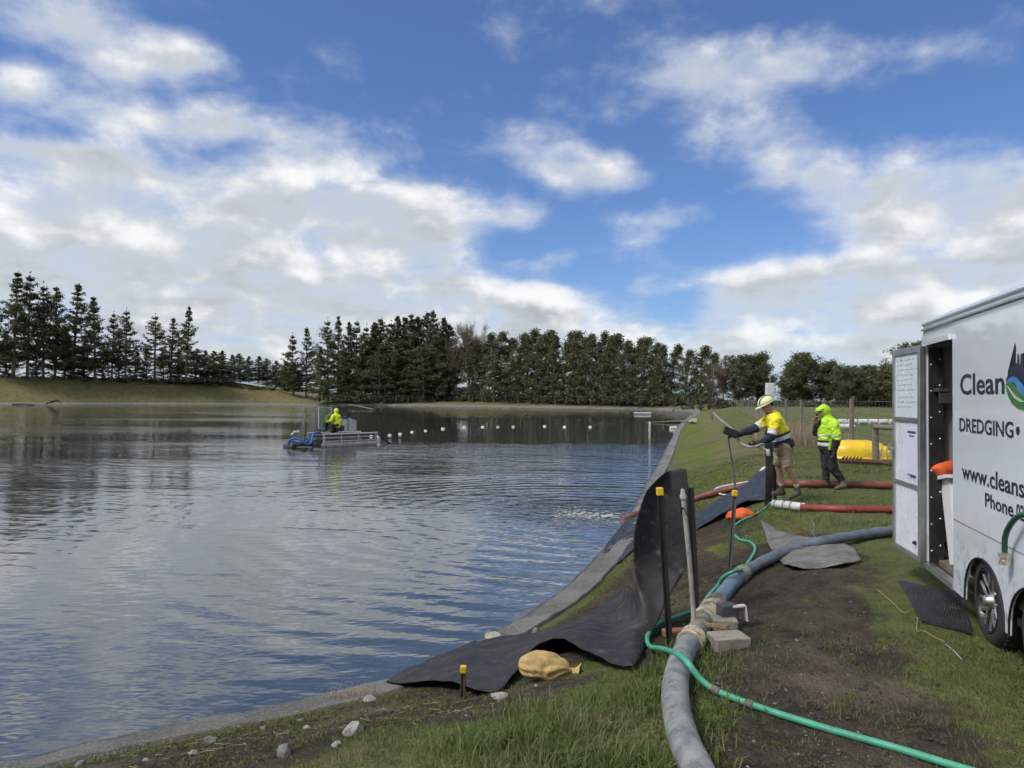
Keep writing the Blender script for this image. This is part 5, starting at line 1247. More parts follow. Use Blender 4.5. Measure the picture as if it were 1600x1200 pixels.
gl = MB(); hand(gl, wrN, W(1172, 697, -.12) - wrN, (0, .6, .8), 1.25, 1.6); fused('glove', gl, GLOVE, w1, .006, 1)
# hard hat: shell with ridge, brim, peak and dark stripes
ht = MB(); rot = Matrix((f1, s1, u1)).transposed(); tc_ = hc + u1 * .055 - f1 * .005
pr = []
for i in range(9): a = math.pi / 2 * i / 8; pr.append((math.cos(a), math.sin(a)))
n = 24; vs = [tc_ + rot @ Vector((math.cos(2 * math.pi * j / n) * .138 * c_, math.sin(2 * math.pi * j / n) * .112 * c_, s_ * .115)) for c_, s_ in pr for j in range(n)]
ht.add(vs, [(i * n + j, i * n + (j + 1) % n, (i + 1) * n + (j + 1) % n, (i + 1) * n + j) for i in range(8) for j in range(n)])
br = [tc_ + rot @ Vector((math.cos(2 * math.pi * j / n) * r_ * (.138 + (.075 if math.cos(2 * math.pi * j / n) > .2 else .018) * (r_ > 1) * max(.25, math.cos(2 * math.pi * j / n))), math.sin(2 * math.pi * j / n) * .112 * (1 + .12 * (r_ > 1)), -.012 * (r_ > 1))) for r_ in (1.0, 1.02) for j in range(n)]
ht.add(br, [(j, (j + 1) % n, n + (j + 1) % n, n + j) for j in range(n)])
hat = ht.build('hard_hat', HAT, w1, True); so = hat.modifiers.new('s', 'SOLIDIFY'); so.thickness = .004
for e_ in (-1, 1):
    m_ = MB(); m_.tube([tc_ + rot @ Vector((math.cos(a) * .14, e_ * .045 + e_ * .02 * math.cos(a), math.sin(a) * .112 + .002)) for a in np.linspace(.25, 2.9, 14)], .007, 6); m_.build('hat_stripe', BLKC, hat, True)
m_ = MB(); m_.ball(hc + u1 * .02 - f1 * .045, (.07, .075, .075), 12, 8, rot); m_.build('hair', HAIR, w1, True)
m_ = MB(); cb = neck + Vector((0, 0, .02)); m_.tube([cb + Vector((math.cos(a) * .075, math.sin(a) * .08, .012 * math.cos(a))) for a in np.linspace(0, 6.283, 15)], .018, 6); m_.build('collar', NAVY, w1, True)
# what the worker handles
hp = spline([W(1113, 644, .25), W(1124, 655, .2), W(1138, 666, .12), W(1150, 678, .04), W(1157, 692, -.02), W(1170, 698, -.1), W(1182, 697, -.16), W(1199, 704, -.2)], 6)
held = thing('held_pipe', 'bent pale grey pipe held in both hands by the helmeted worker', 'pipe', tuple(hp[-1]))
m_ = MB(); m_.tube(hp, .022, 10); m_.build('pipe', PALEP, held, True)
m_ = MB(); m_.tube([W(1180, 698, -.2), W(1199, 690, -.2), W(1206, 689, -.2)], .02, 8); m_.build('branch_pipe', PALEP, held, True)
m_ = MB(); m_.lathe(W(1199, 702, -.2), Vector((.2, 0, -1)), [(.03, 0), (.034, .01), (.034, .09), (.022, .11)], 12); m_.build('nozzle', WHITEP, held, True)
cordt = thing('hanging_cord', 'black bracket and knotted cord hanging from the worker\'s outstretched glove', 'cord', tuple(W(1148, 760)))
m_ = MB(); m_.beam(W(1131, 671, -.04), W(1152, 680, -.04), .07, .13, up=(.3, 0, 1), bev=.012); m_.build('bracket', BLACKM, cordt)
cs = spline([W(1138, 686, -.05), W(1142, 710, -.2), W(1146, 735, -.8), PD(1149, 764, (b2 - CAM).dot(_f) + .1)], 8)
m_ = MB(); m_.tube(cs, .010, 6)
for k in range(1, len(cs), 3): m_.ball(cs[k], .017, 6, 4)
m_.build('cord', BLACKM, cordt, True)

# --- hooded worker walking
D2 = 14.2
def V2(x, y, dd=0.0): return PD(x, y, D2 + dd)
w2 = thing('person', 'person in lime hooded hi-vis jacket, black trousers and boots beside the yellow boat', 'person', tuple(lift(1298, 764, 0)))
hc2 = V2(1286, 645); body = MB(); f2, u2, s2 = head_parts(body, hc2, V2(1276, 647, -.05) - hc2, (-.05, 0, 1))
hip2 = V2(1294, 698); kn1, an1 = V2(1290, 729, .06), V2(1291, 755, .06); kn2, an2 = V2(1302, 731, -.08), V2(1316, 752, -.1)
shL, elL, wrL = V2(1303, 664, -.2), V2(1308, 685, -.26), V2(1303, 702, -.24)
shR, elR, wrR = V2(1286, 664, .18), V2(1276, 676, .12), V2(1275, 660, 0)
capsule(body, hc2 - u2 * .06, .055, V2(1291, 660), .06); capsule(body, V2(1292, 662), .10, hip2, .12)
for a, b, c in ((shL, elL, wrL), (shR, elR, wrR)): capsule(body, a, .05, b, .042); capsule(body, b, .040, c, .03)
for k_, a_, s_ in ((kn1, an1, .08), (kn2, an2, -.08)): capsule(body, hip2 + Vector((0, s_, -.02)), .08, k_, .06); capsule(body, k_, .056, a_, .04)
hand(body, wrR, V2(1276, 652, -.05) - wrR, (-.2, -1, 0), 1.1, 1.3)
fused('body', body, SKIN, w2, 0.010, 3); eyes(w2, hc2, f2, u2, s2)
jk = MB(); capsule(jk, V2(1293, 662), .165, V2(1294, 690), .185); capsule(jk, V2(1294, 690), .185, V2(1294, 697), .18); capsule(jk, V2(1297, 661, -.12), .11, V2(1297, 676, -.1), .12); capsule(jk, V2(1289, 661, .12), .10, V2(1289, 676, .1), .12)
capsule(jk, shL, .10, elL, .082); capsule(jk, elL, .08, wrL, .058); capsule(jk, shR, .095, elR, .08); capsule(jk, elR, .078, wrR.lerp(elR, .25), .056)
oz = V2(1293, 655).z; lz = V2(1293, 699).z
def jack_assign(c):
    c = Vector(c); t = (oz - c.z) / (oz - lz)
    def on(p, q, rad): d = q - p; k = max(0, min(1, (c - p).dot(d) / d.length_squared)); return ((c - p) - d * k).length < rad, k
    a, k = on(elR, wrR, .095)
    if a and (c - V2(1294, 675)).length > .2 and c.x < V2(1283, 670).x: return 1
    a, k = on(elL, wrL, .09)
    if a and c.y < V2(1300, 690, -.14).y and k > .12: return 1
    if .54 < t < .61: return 2
    if t < .74: return 0
    return 1 if t < .82 else (2 if t < .93 else 1)
fused('jacket', jk, [LIME, BLKC, REFL], w2, 0.012, 4, jack_assign, .015)
hd = MB(); rot2 = Matrix((f2, s2, u2)).transposed(); hd.ball(hc2 + u2 * .035 - f2 * .03, (.118, .112, .125), 18, 14, rot2); capsule(hd, hc2 - u2 * .05 - f2 * .05, .10, V2(1292, 659), .13); hd.ball(hc2 + u2 * .082 + f2 * .055, (.082, .085, .038), 12, 8, rot2)
fused('hood', hd, LIME, w2, .010, 3, None, .007)
m_ = MB(); m_.ball(hc2 + f2 * .07 - u2 * .022, (.034, .056, .062), 12, 10, rot2); m_.build('face', SKIN, w2, True)
m_ = MB(); m_.ball(hc2 + f2 * .085 + u2 * .062, (.075, .075, .012), 14, 6, rot2); m_.build('cap_peak', LIME, w2, True)
m_ = MB(); q_ = V2(1299, 697, -.2); m_.beam(V2(1299, 690, -.2), V2(1298, 703, -.2), .03, .075, up=(1, 0, 0)); m_.build('jacket_tail', LIME, w2)
ts = MB(); capsule(ts, V2(1294, 696), .155, hip2, .155)
for k_, a_, s_ in ((kn1, an1, .07), (kn2, an2, -.07)): h0 = hip2 + Vector((0, s_, -.03)); capsule(ts, h0, .115, k_, .088); capsule(ts, k_, .084, k_.lerp(a_, .8), .068)
fused('trousers', ts, BLKC, w2, .012, 3, None, .014)
GUM = mat('dark_rubber_boot', (0.045, 0.045, 0.042), (0.075, 0.07, 0.06), 10, .55)
boot(w2, an1, (-1, -.2, 0), GUM, .38, .068); 
bt = MB(); capsule(bt, kn2.lerp(an2, .25), .068, an2, .062); capsule(bt, an2, .055, an2 + Vector((.02, -.03, -.09)), .05); capsule(bt, an2 + Vector((.01, -.02, -.085)), .045, an2 + Vector((-.14, -.07, -.125)), .038); fused('boot', bt, mat('tan_muddy_boot', (0.13, .11, .085), (.085, .07, .055), 12, .8), w2, .010, 2)
gl = MB(); hand(gl, wrL, (-.15, 0, -1), (-1, 0, 0), 1.15, 1.0); fused('glove', gl, GLOVE, w2, .006, 1)
m_ = MB(); m_.box(V2(1276, 650, -.06), (.02, .06, .10), Matrix.Rotation(.3, 3, 'X'), .004); tag(m_.build('phone', BLACKM), 'small dark phone held at the hooded person\'s mouth', 'phone')

# ------------------------------------------------------------------ dredge on the water
PONT = mat('galvanised_pontoon', (0.46, 0.45, 0.40), (0.32, 0.31, 0.27), 4, 0.6, metal=.1, c3=(.22, .17, .12))
DARKM = mat('dark_machinery', (0.020, 0.021, 0.024), (0.045, 0.045, 0.048), 5, .5)
GALV = mat('pale_steel_tube', (0.52, 0.52, 0.48), (0.42, 0.42, 0.39), 6, .4, metal=.4)
BLUEH = mat('blue_suction_hose', (0.025, 0.08, 0.26), (0.04, 0.14, 0.40), 6, .4)
NAVYP = mat('navy_plastic', (0.025, 0.035, 0.10), (0.04, .05, .13), 5, .5)
WHITEB = mat('off_white_panel', (0.58, 0.58, 0.57), (0.46, 0.46, 0.45), 4, .5)
DQ = PZ(505, 699, WATER_Z); DE = PZ(574, 692, WATER_Z)
dl = Vector((DE.x - DQ.x, DE.y - DQ.y, 0)); DLEN = 3.5; dl = Vector((.70, .714, 0)); dw = Vector((-dl.y, dl.x, 0))      # along, and across (away from us)
def B(a, w, z): return DQ + dl * a + dw * w + Vector((0, 0, z))
BROT = Matrix((dl, dw, Vector((0, 0, 1)))).transposed()
dredge = thing('dredge', 'small pontoon dredge with rails, engine boxes and blue hose out on the pond', 'dredge', B(1.7, .8, 0))
for w in (0.12, 1.5):
    m_ = MB(); m_.tube([B(0, w, .10), B(.12, w, .10), B(3.4, w, .10), B(3.5, w, .10)], [.08, .19, .19, .08], 12); m_.build('pontoon', PONT, dredge, True)
m_ = MB(); m_.box(B(1.75, .8, .62), (3.5, 1.6, .06), BROT); m_.build('deck', DARKM, dredge)
for w in (0.0, 1.6):
    for z, r in ((.68, .05), (.50, .035), (.30, .04)):
        m_ = MB(); m_.tube([B(-.02, w, z), B(3.45, w, z)], r, 8); m_.build('rail', GALV, dredge, True)
    for a in (0.05, 1.1, 2.2, 3.35):
        m_ = MB(); m_.tube([B(a, w - .02, .70), B(a, w - .02, .02)], .04, 8); m_.build('rail_post', GALV, dredge, True)
m_ = MB(); m_.tube([B(3.45, 0, .68), B(3.75, .1, .30), B(3.6, .1, .1)], .035, 8); m_.build('bow_rail', GALV, dredge, True)
def onb(px, py, a): # height above water on the boat at station a for a photograph row
    p = B(a, .8, 0); return PD(px, py, (p - CAM).dot(_f))
# windscreen frame with clear sheet
sx = [PD(498, 636, 40.6), PD(518, 637, 41.2), PD(518, 671, 41.2), PD(498, 669, 40.6)]
m_ = MB()
for i in range(4): m_.beam(sx[i], sx[(i + 1) % 4], .05, .05)
scr = m_.build('screen_frame', GALV, dredge)
def clear_sheet():
    m = bpy.data.materials.new('clear_plastic'); m.use_nodes = True; nt = m.node_tree; nt.nodes.clear(); g = nt.nodes.new('ShaderNodeBsdfGlossy'); g.inputs['Roughness'].default_value = .15; g.inputs['Color'].default_value = (.8, .88, .92, 1)
    t = nt.nodes.new('ShaderNodeBsdfTransparent'); t.inputs['Color'].default_value = (.80, .86, .88, 1); mx = nt.nodes.new('ShaderNodeMixShader'); mx.inputs[0].default_value = .18; o = nt.nodes.new('ShaderNodeOutputMaterial')
    nt.links.new(t.outputs[0], mx.inputs[1]); nt.links.new(g.outputs[0], mx.inputs[2]); nt.links.new(mx.outputs[0], o.inputs[0]); return m
m_ = MB(); m_.add([p + Vector((0, .01, 0)) for p in sx] + [p + Vector((0, .02, 0)) for p in sx], [(0, 1, 2, 3), (7, 6, 5, 4)]); m_.build('clear_sheet', clear_sheet(), scr)
# console, seat, engine boxes
m_ = MB(); m_.beam(PD(508, 660, 41), PD(508, 673, 41), .25, .25); m_.tube([PD(507, 650, 41) + Vector((math.cos(a) * .12, .05, math.sin(a) * .22)) for a in np.linspace(0, 6.28, 13)], .02, 6); m_.build('console', DARKM, dredge)
e0 = PD(536, 674, 41.6)
m_ = MB(); m_.box(PD(535, 664, 41.6), (.36, .5, .70), BROT, .02); eng = m_.build('engine_box', WHITEB, dredge)
m_ = MB(); m_.box(PD(534, 669, 41.3), (.26, .2, .30), BROT, .05); m_.build('fuel_can', NAVYP, dredge)
m_ = MB(); m_.box(PD(538, 653, 41.6), (.36, .40, .12), BROT, .04); m_.build('engine_hood', NAVYP, dredge)
bx_ = PD(547, 665.5, 42.1); m_ = MB(); m_.box(bx_, (.52, .5, .55), BROT, .01); p = bx_ + Vector((0, 0, .275)); q = [p + dl * a + dw * w for a in (-.28, .28) for w in (-.27, .27)]
m_.add([q[0], q[1], q[2], q[3], q[0] + Vector((0, 0, .22)), q[1] + Vector((0, 0, .22))], [(0, 2, 3, 1), (0, 1, 5, 4), (4, 5, 3, 2), (0, 4, 2), (1, 3, 5)]); m_.build('cabinet', WHITEB, dredge)
# cutter frame and blue hose at the near end
m_ = MB(); m_.beam(B(-.1, .3, .4), B(-1.5, .5, .05), .10, .10); m_.beam(B(-.1, 1.2, .4), B(-1.5, 1.0, .05), .10, .10); m_.box(B(-.75, .8, .18), (.8, .9, .22), BROT, .05); m_.tube([B(-1.55, .3, .05), B(-1.55, 1.2, .05)], .14, 12); m_.build('cutter_frame', DARKM, dredge)
bh = spline([PD(449, 697, 38.6), PD(453, 688, 38.6), PD(462, 684.5, 38.6), PD(471, 689, 38.6), PD(479, 694, 38.7), PD(486, 692, 38.9), (PD(488, 684, 39.2)), PD(491, 677, 39.6), PD(500, 676, 40.0)], 6)
m_ = MB(); m_.tube(bh, .058, 10); m_.build('blue_hose', BLUEH, dredge, True)
bh = spline([PD(450, 693, 38.9), PD(458, 689, 39), PD(468, 692, 39), PD(478, 690, 39.2), PD(492, 680, 39.9)], 6); m_ = MB(); m_.tube(bh, .045, 8); m_.build('blue_hose', BLUEH, dredge, True)
for (x, y) in ((459, 679), (463, 675.5)):
    m_ = MB(); c = PD(x, y, 39.4); m_.tube([c - dl * .18, c - dl * .12, c + dl * .12, c + dl * .18], [.03, .09, .09, .03], 10); m_.build('cutter_float', mat('beige_float', (.55, .50, .40), (.45, .40, .32), 6, .5), dredge, True)
m_ = MB(); m_.tube(spline([B(3.3, .3, .62), B(3.8, .3, .55), B(4.4, .4, .15), B(4.7, .4, 0.0)], 5), .06, 8); m_.build('outlet_hose', BLACKM, dredge, True)
# operator sitting at the console
D3 = 41.2
def V3(x, y, dd=0.0): return PD(x, y, D3 + dd)
op = thing('person', 'person in yellow hooded jacket and dark trousers seated on the dredge', 'person', tuple(V3(525, 672)))
hc3 = V3(524.5, 642.5); body = MB(); f3, u3, s3 = head_parts(body, hc3, (-.9, -.4, -.25), (0, 0, 1)); capsule(body, hc3 - u3 * .06, .06, V3(525, 649), .07); capsule(body, V3(525, 650), .12, V3(527, 663), .14)
arms = ((V3(521, 650, -.15), V3(517, 657, -.3), V3(511, 659, -.2)), (V3(529, 650, .15), V3(531, 658, 0), V3(523, 662, -.2)))
for a, b, c in arms: capsule(body, a, .055, b, .045); capsule(body, b, .045, c, .035); hand(body, c, c - b, (0, 0, -1), 1.1)
legs = ((V3(526, 664, .1), V3(519, 665, -.3), V3(520, 673, -.3)), (V3(527, 664, -.1), V3(521, 666, .0), V3(523, 674, .0)))
for a, b, c in legs: capsule(body, a, .09, b, .07); capsule(body, b, .065, c, .045)
fused('body', body, SKIN, op, .014, 3); eyes(op, hc3, f3, u3, s3)
YEL = mat('bright_yellow_jacket', (0.78, 0.86, 0.03), (0.66, 0.75, 0.03), 6, .65)
jk = MB(); capsule(jk, V3(525, 650), .17, V3(527, 664), .20); capsule(jk, V3(521, 651), .12, V3(529, 651), .12)
for a, b, c in arms: capsule(jk, a, .10, b, .09); capsule(jk, b, .085, c, .06)
jk.ball(hc3 + Vector((.03, .02, .02)), (.135, .13, .15), 14, 10); capsule(jk, hc3 + Vector((.03, 0, -.06)), .10, V3(525, 649), .12); fused('jacket', jk, YEL, op, .014, 3)
m_ = MB(); m_.ball(hc3 + f3 * .075, (.06, .06, .075), 10, 8); m_.build('face', SKIN, op, True)
ts = MB()
for a, b, c in legs: capsule(ts, a, .115, b, .095); capsule(ts, b, .09, c, .07)
fused('trousers', ts, BLKC, op, .014, 3)
for a, b, c in legs: m_ = MB(); capsule(m_, c, .06, c + Vector((-.15, -.05, -.03)), .05); m_.build('boot', BOOT, op, True)
m_ = MB(); m_.box(V3(527, 669.5), (.4, .4, .12), BROT, .03); m_.beam(V3(527, 670), V3(527, 675), .12, .12); m_.build('seat', DARKM, dredge)

# floats on the discharge line
FLT = mat('white_float', (0.68, 0.68, 0.66), (0.52, 0.52, 0.49), 4, .5)
fl = [(580, 681.5), (592, 682), (609, 680), (625, 678), (644, 675), (665, 673), (692, 670), (725, 668), (754, 667), (778, 667), (802, 667), (851, 666), (882, 667), (922, 667)]
fp = [PZ(x, y + .5, WATER_Z) for x, y in fl]
for i, p in enumerate(fp):
    lab = ('white float on the discharge line, %s out from the dredge' % ORD[i])
    r = thing('float', lab, 'float', (p.x, p.y, WATER_Z), 'floats on the discharge line'); k = .11 if i < 6 else .135
    a = random.uniform(-.5, .5); ax_ = Vector((math.cos(a), math.sin(a), 0)); m_ = MB(); c = p + Vector((0, 0, .0)); m_.tube([c - ax_ * k * 1.2, c - ax_ * k * .95, c - ax_ * k * .4, c + ax_ * k * .4, c + ax_ * k * .95, c + ax_ * k * 1.2], [k * .25, k * .75, k * .95, k * .95, k * .75, k * .25], 12); m_.build('drum', FLT if i not in (9,) else mat('dull_float', (.4, .38, .34), None, 4, .6), r, True)
    m_ = MB(); m_.tube([c - ax_ * k * 1.35, c + ax_ * k * 1.35], .03, 6); m_.build('hose_saddle', DARKM, r)
# other things afloat near the right bank
p = PZ(1004, 646.5, WATER_Z); m_ = MB(); m_.tube([p + Vector((-1.6, 0, .1)), p + Vector((-1.5, 0, .12)), p + Vector((1.6, .3, .12)), p + Vector((1.7, .3, .1))], [.05, .16, .16, .05], 10); tag(m_.build('float_boom', FLT, None, True), 'long white float lying near the far right bank', 'float')
p = PZ(1015, 673, WATER_Z); m_ = MB(); m_.box(p + Vector((0, 0, .30)), (.16, .06, .95), None, .01); tag(m_.build('gauge_board', FLT), 'white upright gauge board standing in the water at the right', 'gauge')
p = PZ(1052, 670, WATER_Z); m_ = MB(); m_.tube([p + Vector((-.35, 0, .06)), p + Vector((-.28, 0, .06)), p + Vector((.28, .1, .06)), p + Vector((.35, .1, .06))], [.05, .17, .17, .05], 10); tag(m_.build('float', FLT, None, True), 'single white float close to the right bank', 'float')
a_, b_ = PZ(1010, 661, WATER_Z), PZ(1068, 661, WATER_Z)
ds = thing('floating_boom', 'dark pipe boom trailing from the right bank into the water', 'pipe', tuple(b_))
m_ = MB(); m_.tube(spline([a_ + Vector((0, 0, .02)), a_.lerp(b_, .4) + Vector((0, 0, .12)), b_ + Vector((0, 0, .2)), PZ(1078, 659, -.6), PZ(1086, 656.5, -.3)], 6), [.06] * 8 + [.12] * 17, 8); m_.build('boom', mat('grey_brown_pipe', (.12, .11, .095), (.2, .19, .17), 3, .7), ds, True)
m_ = MB(); m_.tube([PZ(1079, 659, -.5), PZ(1086, 656.5, -.2)], .2, 10); m_.build('boom_end', mat('beige_float', (.55, .50, .40)), ds, True)
p = PZ(942, 662.5, WATER_Z); m_ = MB(); m_.tube([p + Vector((-1.0, 0, .04)), p + Vector((1.2, .3, .06))], .04, 6); m_.tube([p + Vector((-.1, 0, 0)), p + Vector((0, 0, .6))], .03, 6); tag(m_.build('stick', mat('dark_stick', (.1, .09, .07))), 'thin stick floating beyond the last discharge float', 'stick')

# foam where the outfall boils up
fm = MB(); rg = np.random.default_rng(3)
for k in range(240):
    t = rg.random(); px = 975 - 110 * t ** .7 + rg.normal() * 4; py = 806 - 3 * t + rg.normal() * (2.2 + 3 * t)
    if px > 968: continue
    p = PZ(px, py, WATER_Z); r = rg.uniform(.008, .028) * (1 - .4 * t)
    fm.ball(p + Vector((0, 0, .004)), (r * 2.6, r * 1.6, r * .35), 6, 4)
fo = fm.build('foam', mat('pond_foam', (.46, .46, .40), (.30, .31, .27), 9, .5), None, True); tag(fo, 'pale foam boiling at the outfall beside the concrete edge', 'foam', kind='stuff')

# ------------------------------------------------------------------ far bank things
WOODP = mat('fence_timber', (0.21, 0.18, 0.145), (0.15, 0.13, 0.105), 3, .9)
WIRE = mat('fence_wire', (0.34, 0.34, 0.33), (0.26, 0.26, 0.25), 3, .5, metal=.5)
def fence(name, label, pts, h, posts, wires, rad=.07, wire_r=.004, zf=None, stays=0):
    """posts at given points joined by wires"""
    r = thing(name, label, 'fence', pts[0])
    pm = None
    for p in pts:
        m_ = MB(); m_.tube([p - Vector((0, 0, .3)), p + Vector((0, 0, h + random.uniform(-.04, .06)))], rad * random.uniform(.9, 1.1), 7); m_.build('post', WOODP, r, True)
    for k in range(wires):
        z = h * (.08 + .9 * k / max(1, wires - 1)); m_ = MB(); m_.tube([p + Vector((0, -rad, z)) for p in pts], wire_r, 4, cap=False); m_.build('wire', WIRE, r)
    if stays:
        m_ = MB()
        for a, b in zip(pts[:-1], pts[1:]):
            n = max(2, int((b - a).length / stays))
            for k in range(n): p = a.lerp(b, (k + .5) / n) + Vector((0, -rad, 0)); m_.beam(p + Vector((0, 0, h * .08)), p + Vector((0, 0, h * .98)), wire_r * .9, wire_r * .9)
        o = m_.build('stay_wires', WIRE, r); o['kind'] = 'stuff'
    return r
def bankz(s_x, s_y): return .55
ff = [PD(x, 632, 240 - (x - 735) * .17 if x > 700 else 246) for x in range(600, 1116, 19)]
for p in ff: p.z = .50
fence('bank_fence', 'long post and wire fence before the far shelterbelt', ff, 1.9, 0, 5, .10, .008)
lf = []
for i, x in enumerate(range(-40, 420, 24)):
    p = PD(x, 600, 219 + (x / 300) * 27); p.z = 6.45 if x < 380 else 6.1; lf.append(p)
fence('embankment_fence', 'low wire fence along the top of the left embankment', lf, 1.15, 0, 4, .08, .008)
# paddock fence beside the track
pf = []
for x in (1141, 1146, 1152, 1160, 1170, 1184, 1204, 1228, 1252, 1288, 1331, 1400):
    y = 627 + .392 * (x - 1118); p = PZ(x, max(y, 637), 0.0); pf.append(Vector((p.x, p.y, -.02)))
fence('paddock_fence', 'tall deer-netting fence running along the grass track', pf, 1.72, 0, 11, .075, .0035, stays=.42)
rp = thing('rail_fence', 'low wooden rail fence stub beside the open trailer door', 'fence', tuple(PZ(1368, 722, 0)))
p0 = PZ(1368, 722, 0.0); p1 = PZ(1450, 728, 0.0)
for p in (p0, p1): m_ = MB(); m_.tube([p - Vector((0, 0, .2)), p + Vector((0, 0, 1.05))], .085, 10); m_.build('post', WOODP, rp, True)
m_ = MB(); m_.tube([p0 + Vector((-.08, -.06, .98)), p1 + Vector((0, -.06, .93))], .07, 10); m_.build('rail', WOODP, rp, True)
# corner of the pond: hurdle panel, notice board, drums, stand
def far(x, y, d): return PD(x, y, d)
hp_ = thing('hurdle', 'pale railing panel on the bank at the foot of the pine wood', 'railing', tuple(far(522, 626, 258)))
for x in range(505, 541, 5): m_ = MB(); m_.beam(far(x, 614.5, 258), far(x, 626, 258), .10, .10); m_.build('upright', GALV, hp_)
for y in (614.5, 619.5): m_ = MB(); m_.beam(far(504, y, 258), far(541, y, 258), .12, .12); m_.build('rail', GALV, hp_)
nb = thing('notice_board', 'small beige board on two legs beside the pale railing', 'board', tuple(far(542, 626, 257)))
m_ = MB(); m_.beam(far(538.5, 616.5, 257), far(545.5, 616.5, 257), .08, 1.3); m_.build('panel', mat('beige_board', (.42, .40, .32), None, 3, .7), nb)
for x in (540, 544): m_ = MB(); m_.beam(far(x, 619, 257), far(x, 625, 257), .12, .12); m_.build('leg', GALV, nb)
for nm, y, lab in (('drum', 613.5, 'white dome-topped drum standing behind the lower one by the jetty'), ('drum', 621.5, 'lower white dome-topped drum by the jetty')):
    m_ = MB(); c = far(553, y + 1.8, 256 if y > 618 else 257); m_.lathe(c, (0, 0, 1), [(.75, 0), (.9, .15), (.85, .45), (.5, .68), (.1, .75)], 14); o = m_.build(nm, FLT, None, True); tag(o, lab, 'drum')
m_ = MB(); m_.beam(far(553, 615.5, 257), far(553, 626, 257), .4, .4); tag(m_.build('drum_stand', DARKM), 'dark post carrying the upper white drum', 'post')
m_ = MB(); m_.lathe(far(561, 623, 255), (0, 0, 1), [(.30, 0), (.32, .6), (.28, .8), (.1, .9)], 10); tag(m_.build('canister', FLT, None, True), 'small white canister right of the white drums', 'canister')
sd = thing('white_stand', 'white A-shaped stand on the bank right of the jetty', 'stand', tuple(far(573, 626, 255)))
for a, b in (((569.5, 626), (572.5, 617.5)), ((575, 626), (573, 617.5)), ((571, 623), (575, 623)), ((571.5, 617.8), (575.5, 617.8))): m_ = MB(); m_.beam(far(*a, 255), far(*b, 255), .13, .13); m_.build('bar', FLT, sd)
jt = thing('jetty', 'thin pale jetty plank reaching into the water at the far bank', 'jetty', tuple(far(545, 629, 250)))
ja, jb = PZ(545, 631.5, -.3), PZ(584, 639.5, -.85)
m_ = MB(); m_.beam(ja, jb, .5, .10); m_.build('plank', mat('weathered_plank', (.24, .22, .18), (.17, .155, .13), 3, .9), jt)
for t in (.3, .6, .9): p = ja.lerp(jb, t); m_ = MB(); m_.beam(p, p - Vector((0, 0, 1.2)), .12, .12); m_.build('pile', WOODP, jt)
lg = MB(); p = PZ(86, 632.5, WATER_Z); lg.tube(spline([p + Vector((-2.5, 0, .3)), p + Vector((-1, 0, .9)), p + Vector((.5, 0, 1.3)), p + Vector((1.6, 0, .6))], 5), [.2] * 4 + [.4] * 8 + [.2] * 4, 8); tag(lg.build('stump', mat('dark_stump', (.06, .05, .04)), None, True), 'dark tree stump at the water edge under the embankment', 'stump')
p = PZ(37, 633, WATER_Z); m_ = MB(); m_.tube([p + Vector((-3, 0, .15)), p + Vector((0, 0, .3)), p + Vector((3, 0, .1))], .2, 8); tag(m_.build('log', mat('dark_stump', (.06, .05, .04)), None, True), 'dark log floating left of the stump', 'log')
# upturned yellow boat
YB = mat('yellow_hull', (0.84, 0.56, 0.025), (0.74, 0.47, 0.02), 2, .35, bump=.002, bscale=5, c3=(.86, .62, .10))
bp = PZ(1341, 716, 0.0); boat = thing('upturned_boat', 'upturned yellow dinghy lying on the grass by the paddock fence', 'boat', tuple(bp))
vs = []; fs = []; nu, nv = 22, 15; bl = 1.75
for i in range(nu + 1):
    t = i / nu; x = (t - .5) * bl; wd = .46 * (1 - max(0, (.35 - t) / .35) ** 2.2 * .85) * (1 - max(0, (t - .9) / .1) ** 2 * .12); hg = .47 * (1 - max(0, (.32 - t) / .32) ** 2 * .55) * (1 - max(0, (t - .62) / .38) ** 1.5 * .38)
    for j in range(nv):
        s_ = j / (nv - 1) * 2 - 1; a = abs(s_)
        y = math.copysign(min(1, a * 1.45) ** .8, s_) * wd; z = hg * (1 - max(0, (a - .30) / .70) ** 1.7) + .05 * (math.exp(-(s_ / .1) ** 2)) * (t < .9)
        vs.append(bp + Matrix.Rotation(-.12, 3, 'Z') @ Vector((x, y, z + .02)))
for i in range(nu):
    for j in range(nv - 1): fs.append((i * nv + j, (i + 1) * nv + j, (i + 1) * nv + j + 1, i * nv + j + 1))
fs.append(tuple(nu * nv + j for j in range(nv)))
hull = link('hull', new_mesh('hull', vs, fs, YB, True), boat)
m_ = MB(); m_.tube([Vector(vs[i * nv]) for i in range(nu + 1)], .035, 6); m_.build('gunwale', YB, boat, True)
m_ = MB(); m_.tube(spline([Vector(vs[16 * nv + j]) + Vector((0, -.015, .012)) for j in (0, 2, 4, 6, 8)], 4), .012, 5); m_.build('rope', BLACKM, boat, True)
RUST = mat('rusty_iron', (0.10, .045, .025), (.06, .03, .02), 8, .9)
hr = thing('rusty_harrow', 'rusty toothed harrow chain lying along the yellow dinghy', 'harrow', tuple(PZ(1345, 722, 0)))
h0, h1 = PZ(1312, 722, .05), PZ(1400, 727, .05); m_ = MB(); m_.tube([h0 + Vector((0, 0, .03)), h0.lerp(h1, .5) + Vector((0, 0, .05)), h1 + Vector((0, 0, .03))], .05, 7); m_.build('bar', RUST, hr, True)
for k in range(16):
    p = h0.lerp(h1, (k + .5) / 16); m_ = MB(); m_.tube([p + Vector((0, 0, -.03)), p + Vector((.03, -.02, .10 if k < 6 else .06)), p + Vector((.08, -.03, .16 if k < 6 else .04))], [.035, .03, .012], 6); m_.build('tooth', RUST, hr, True)
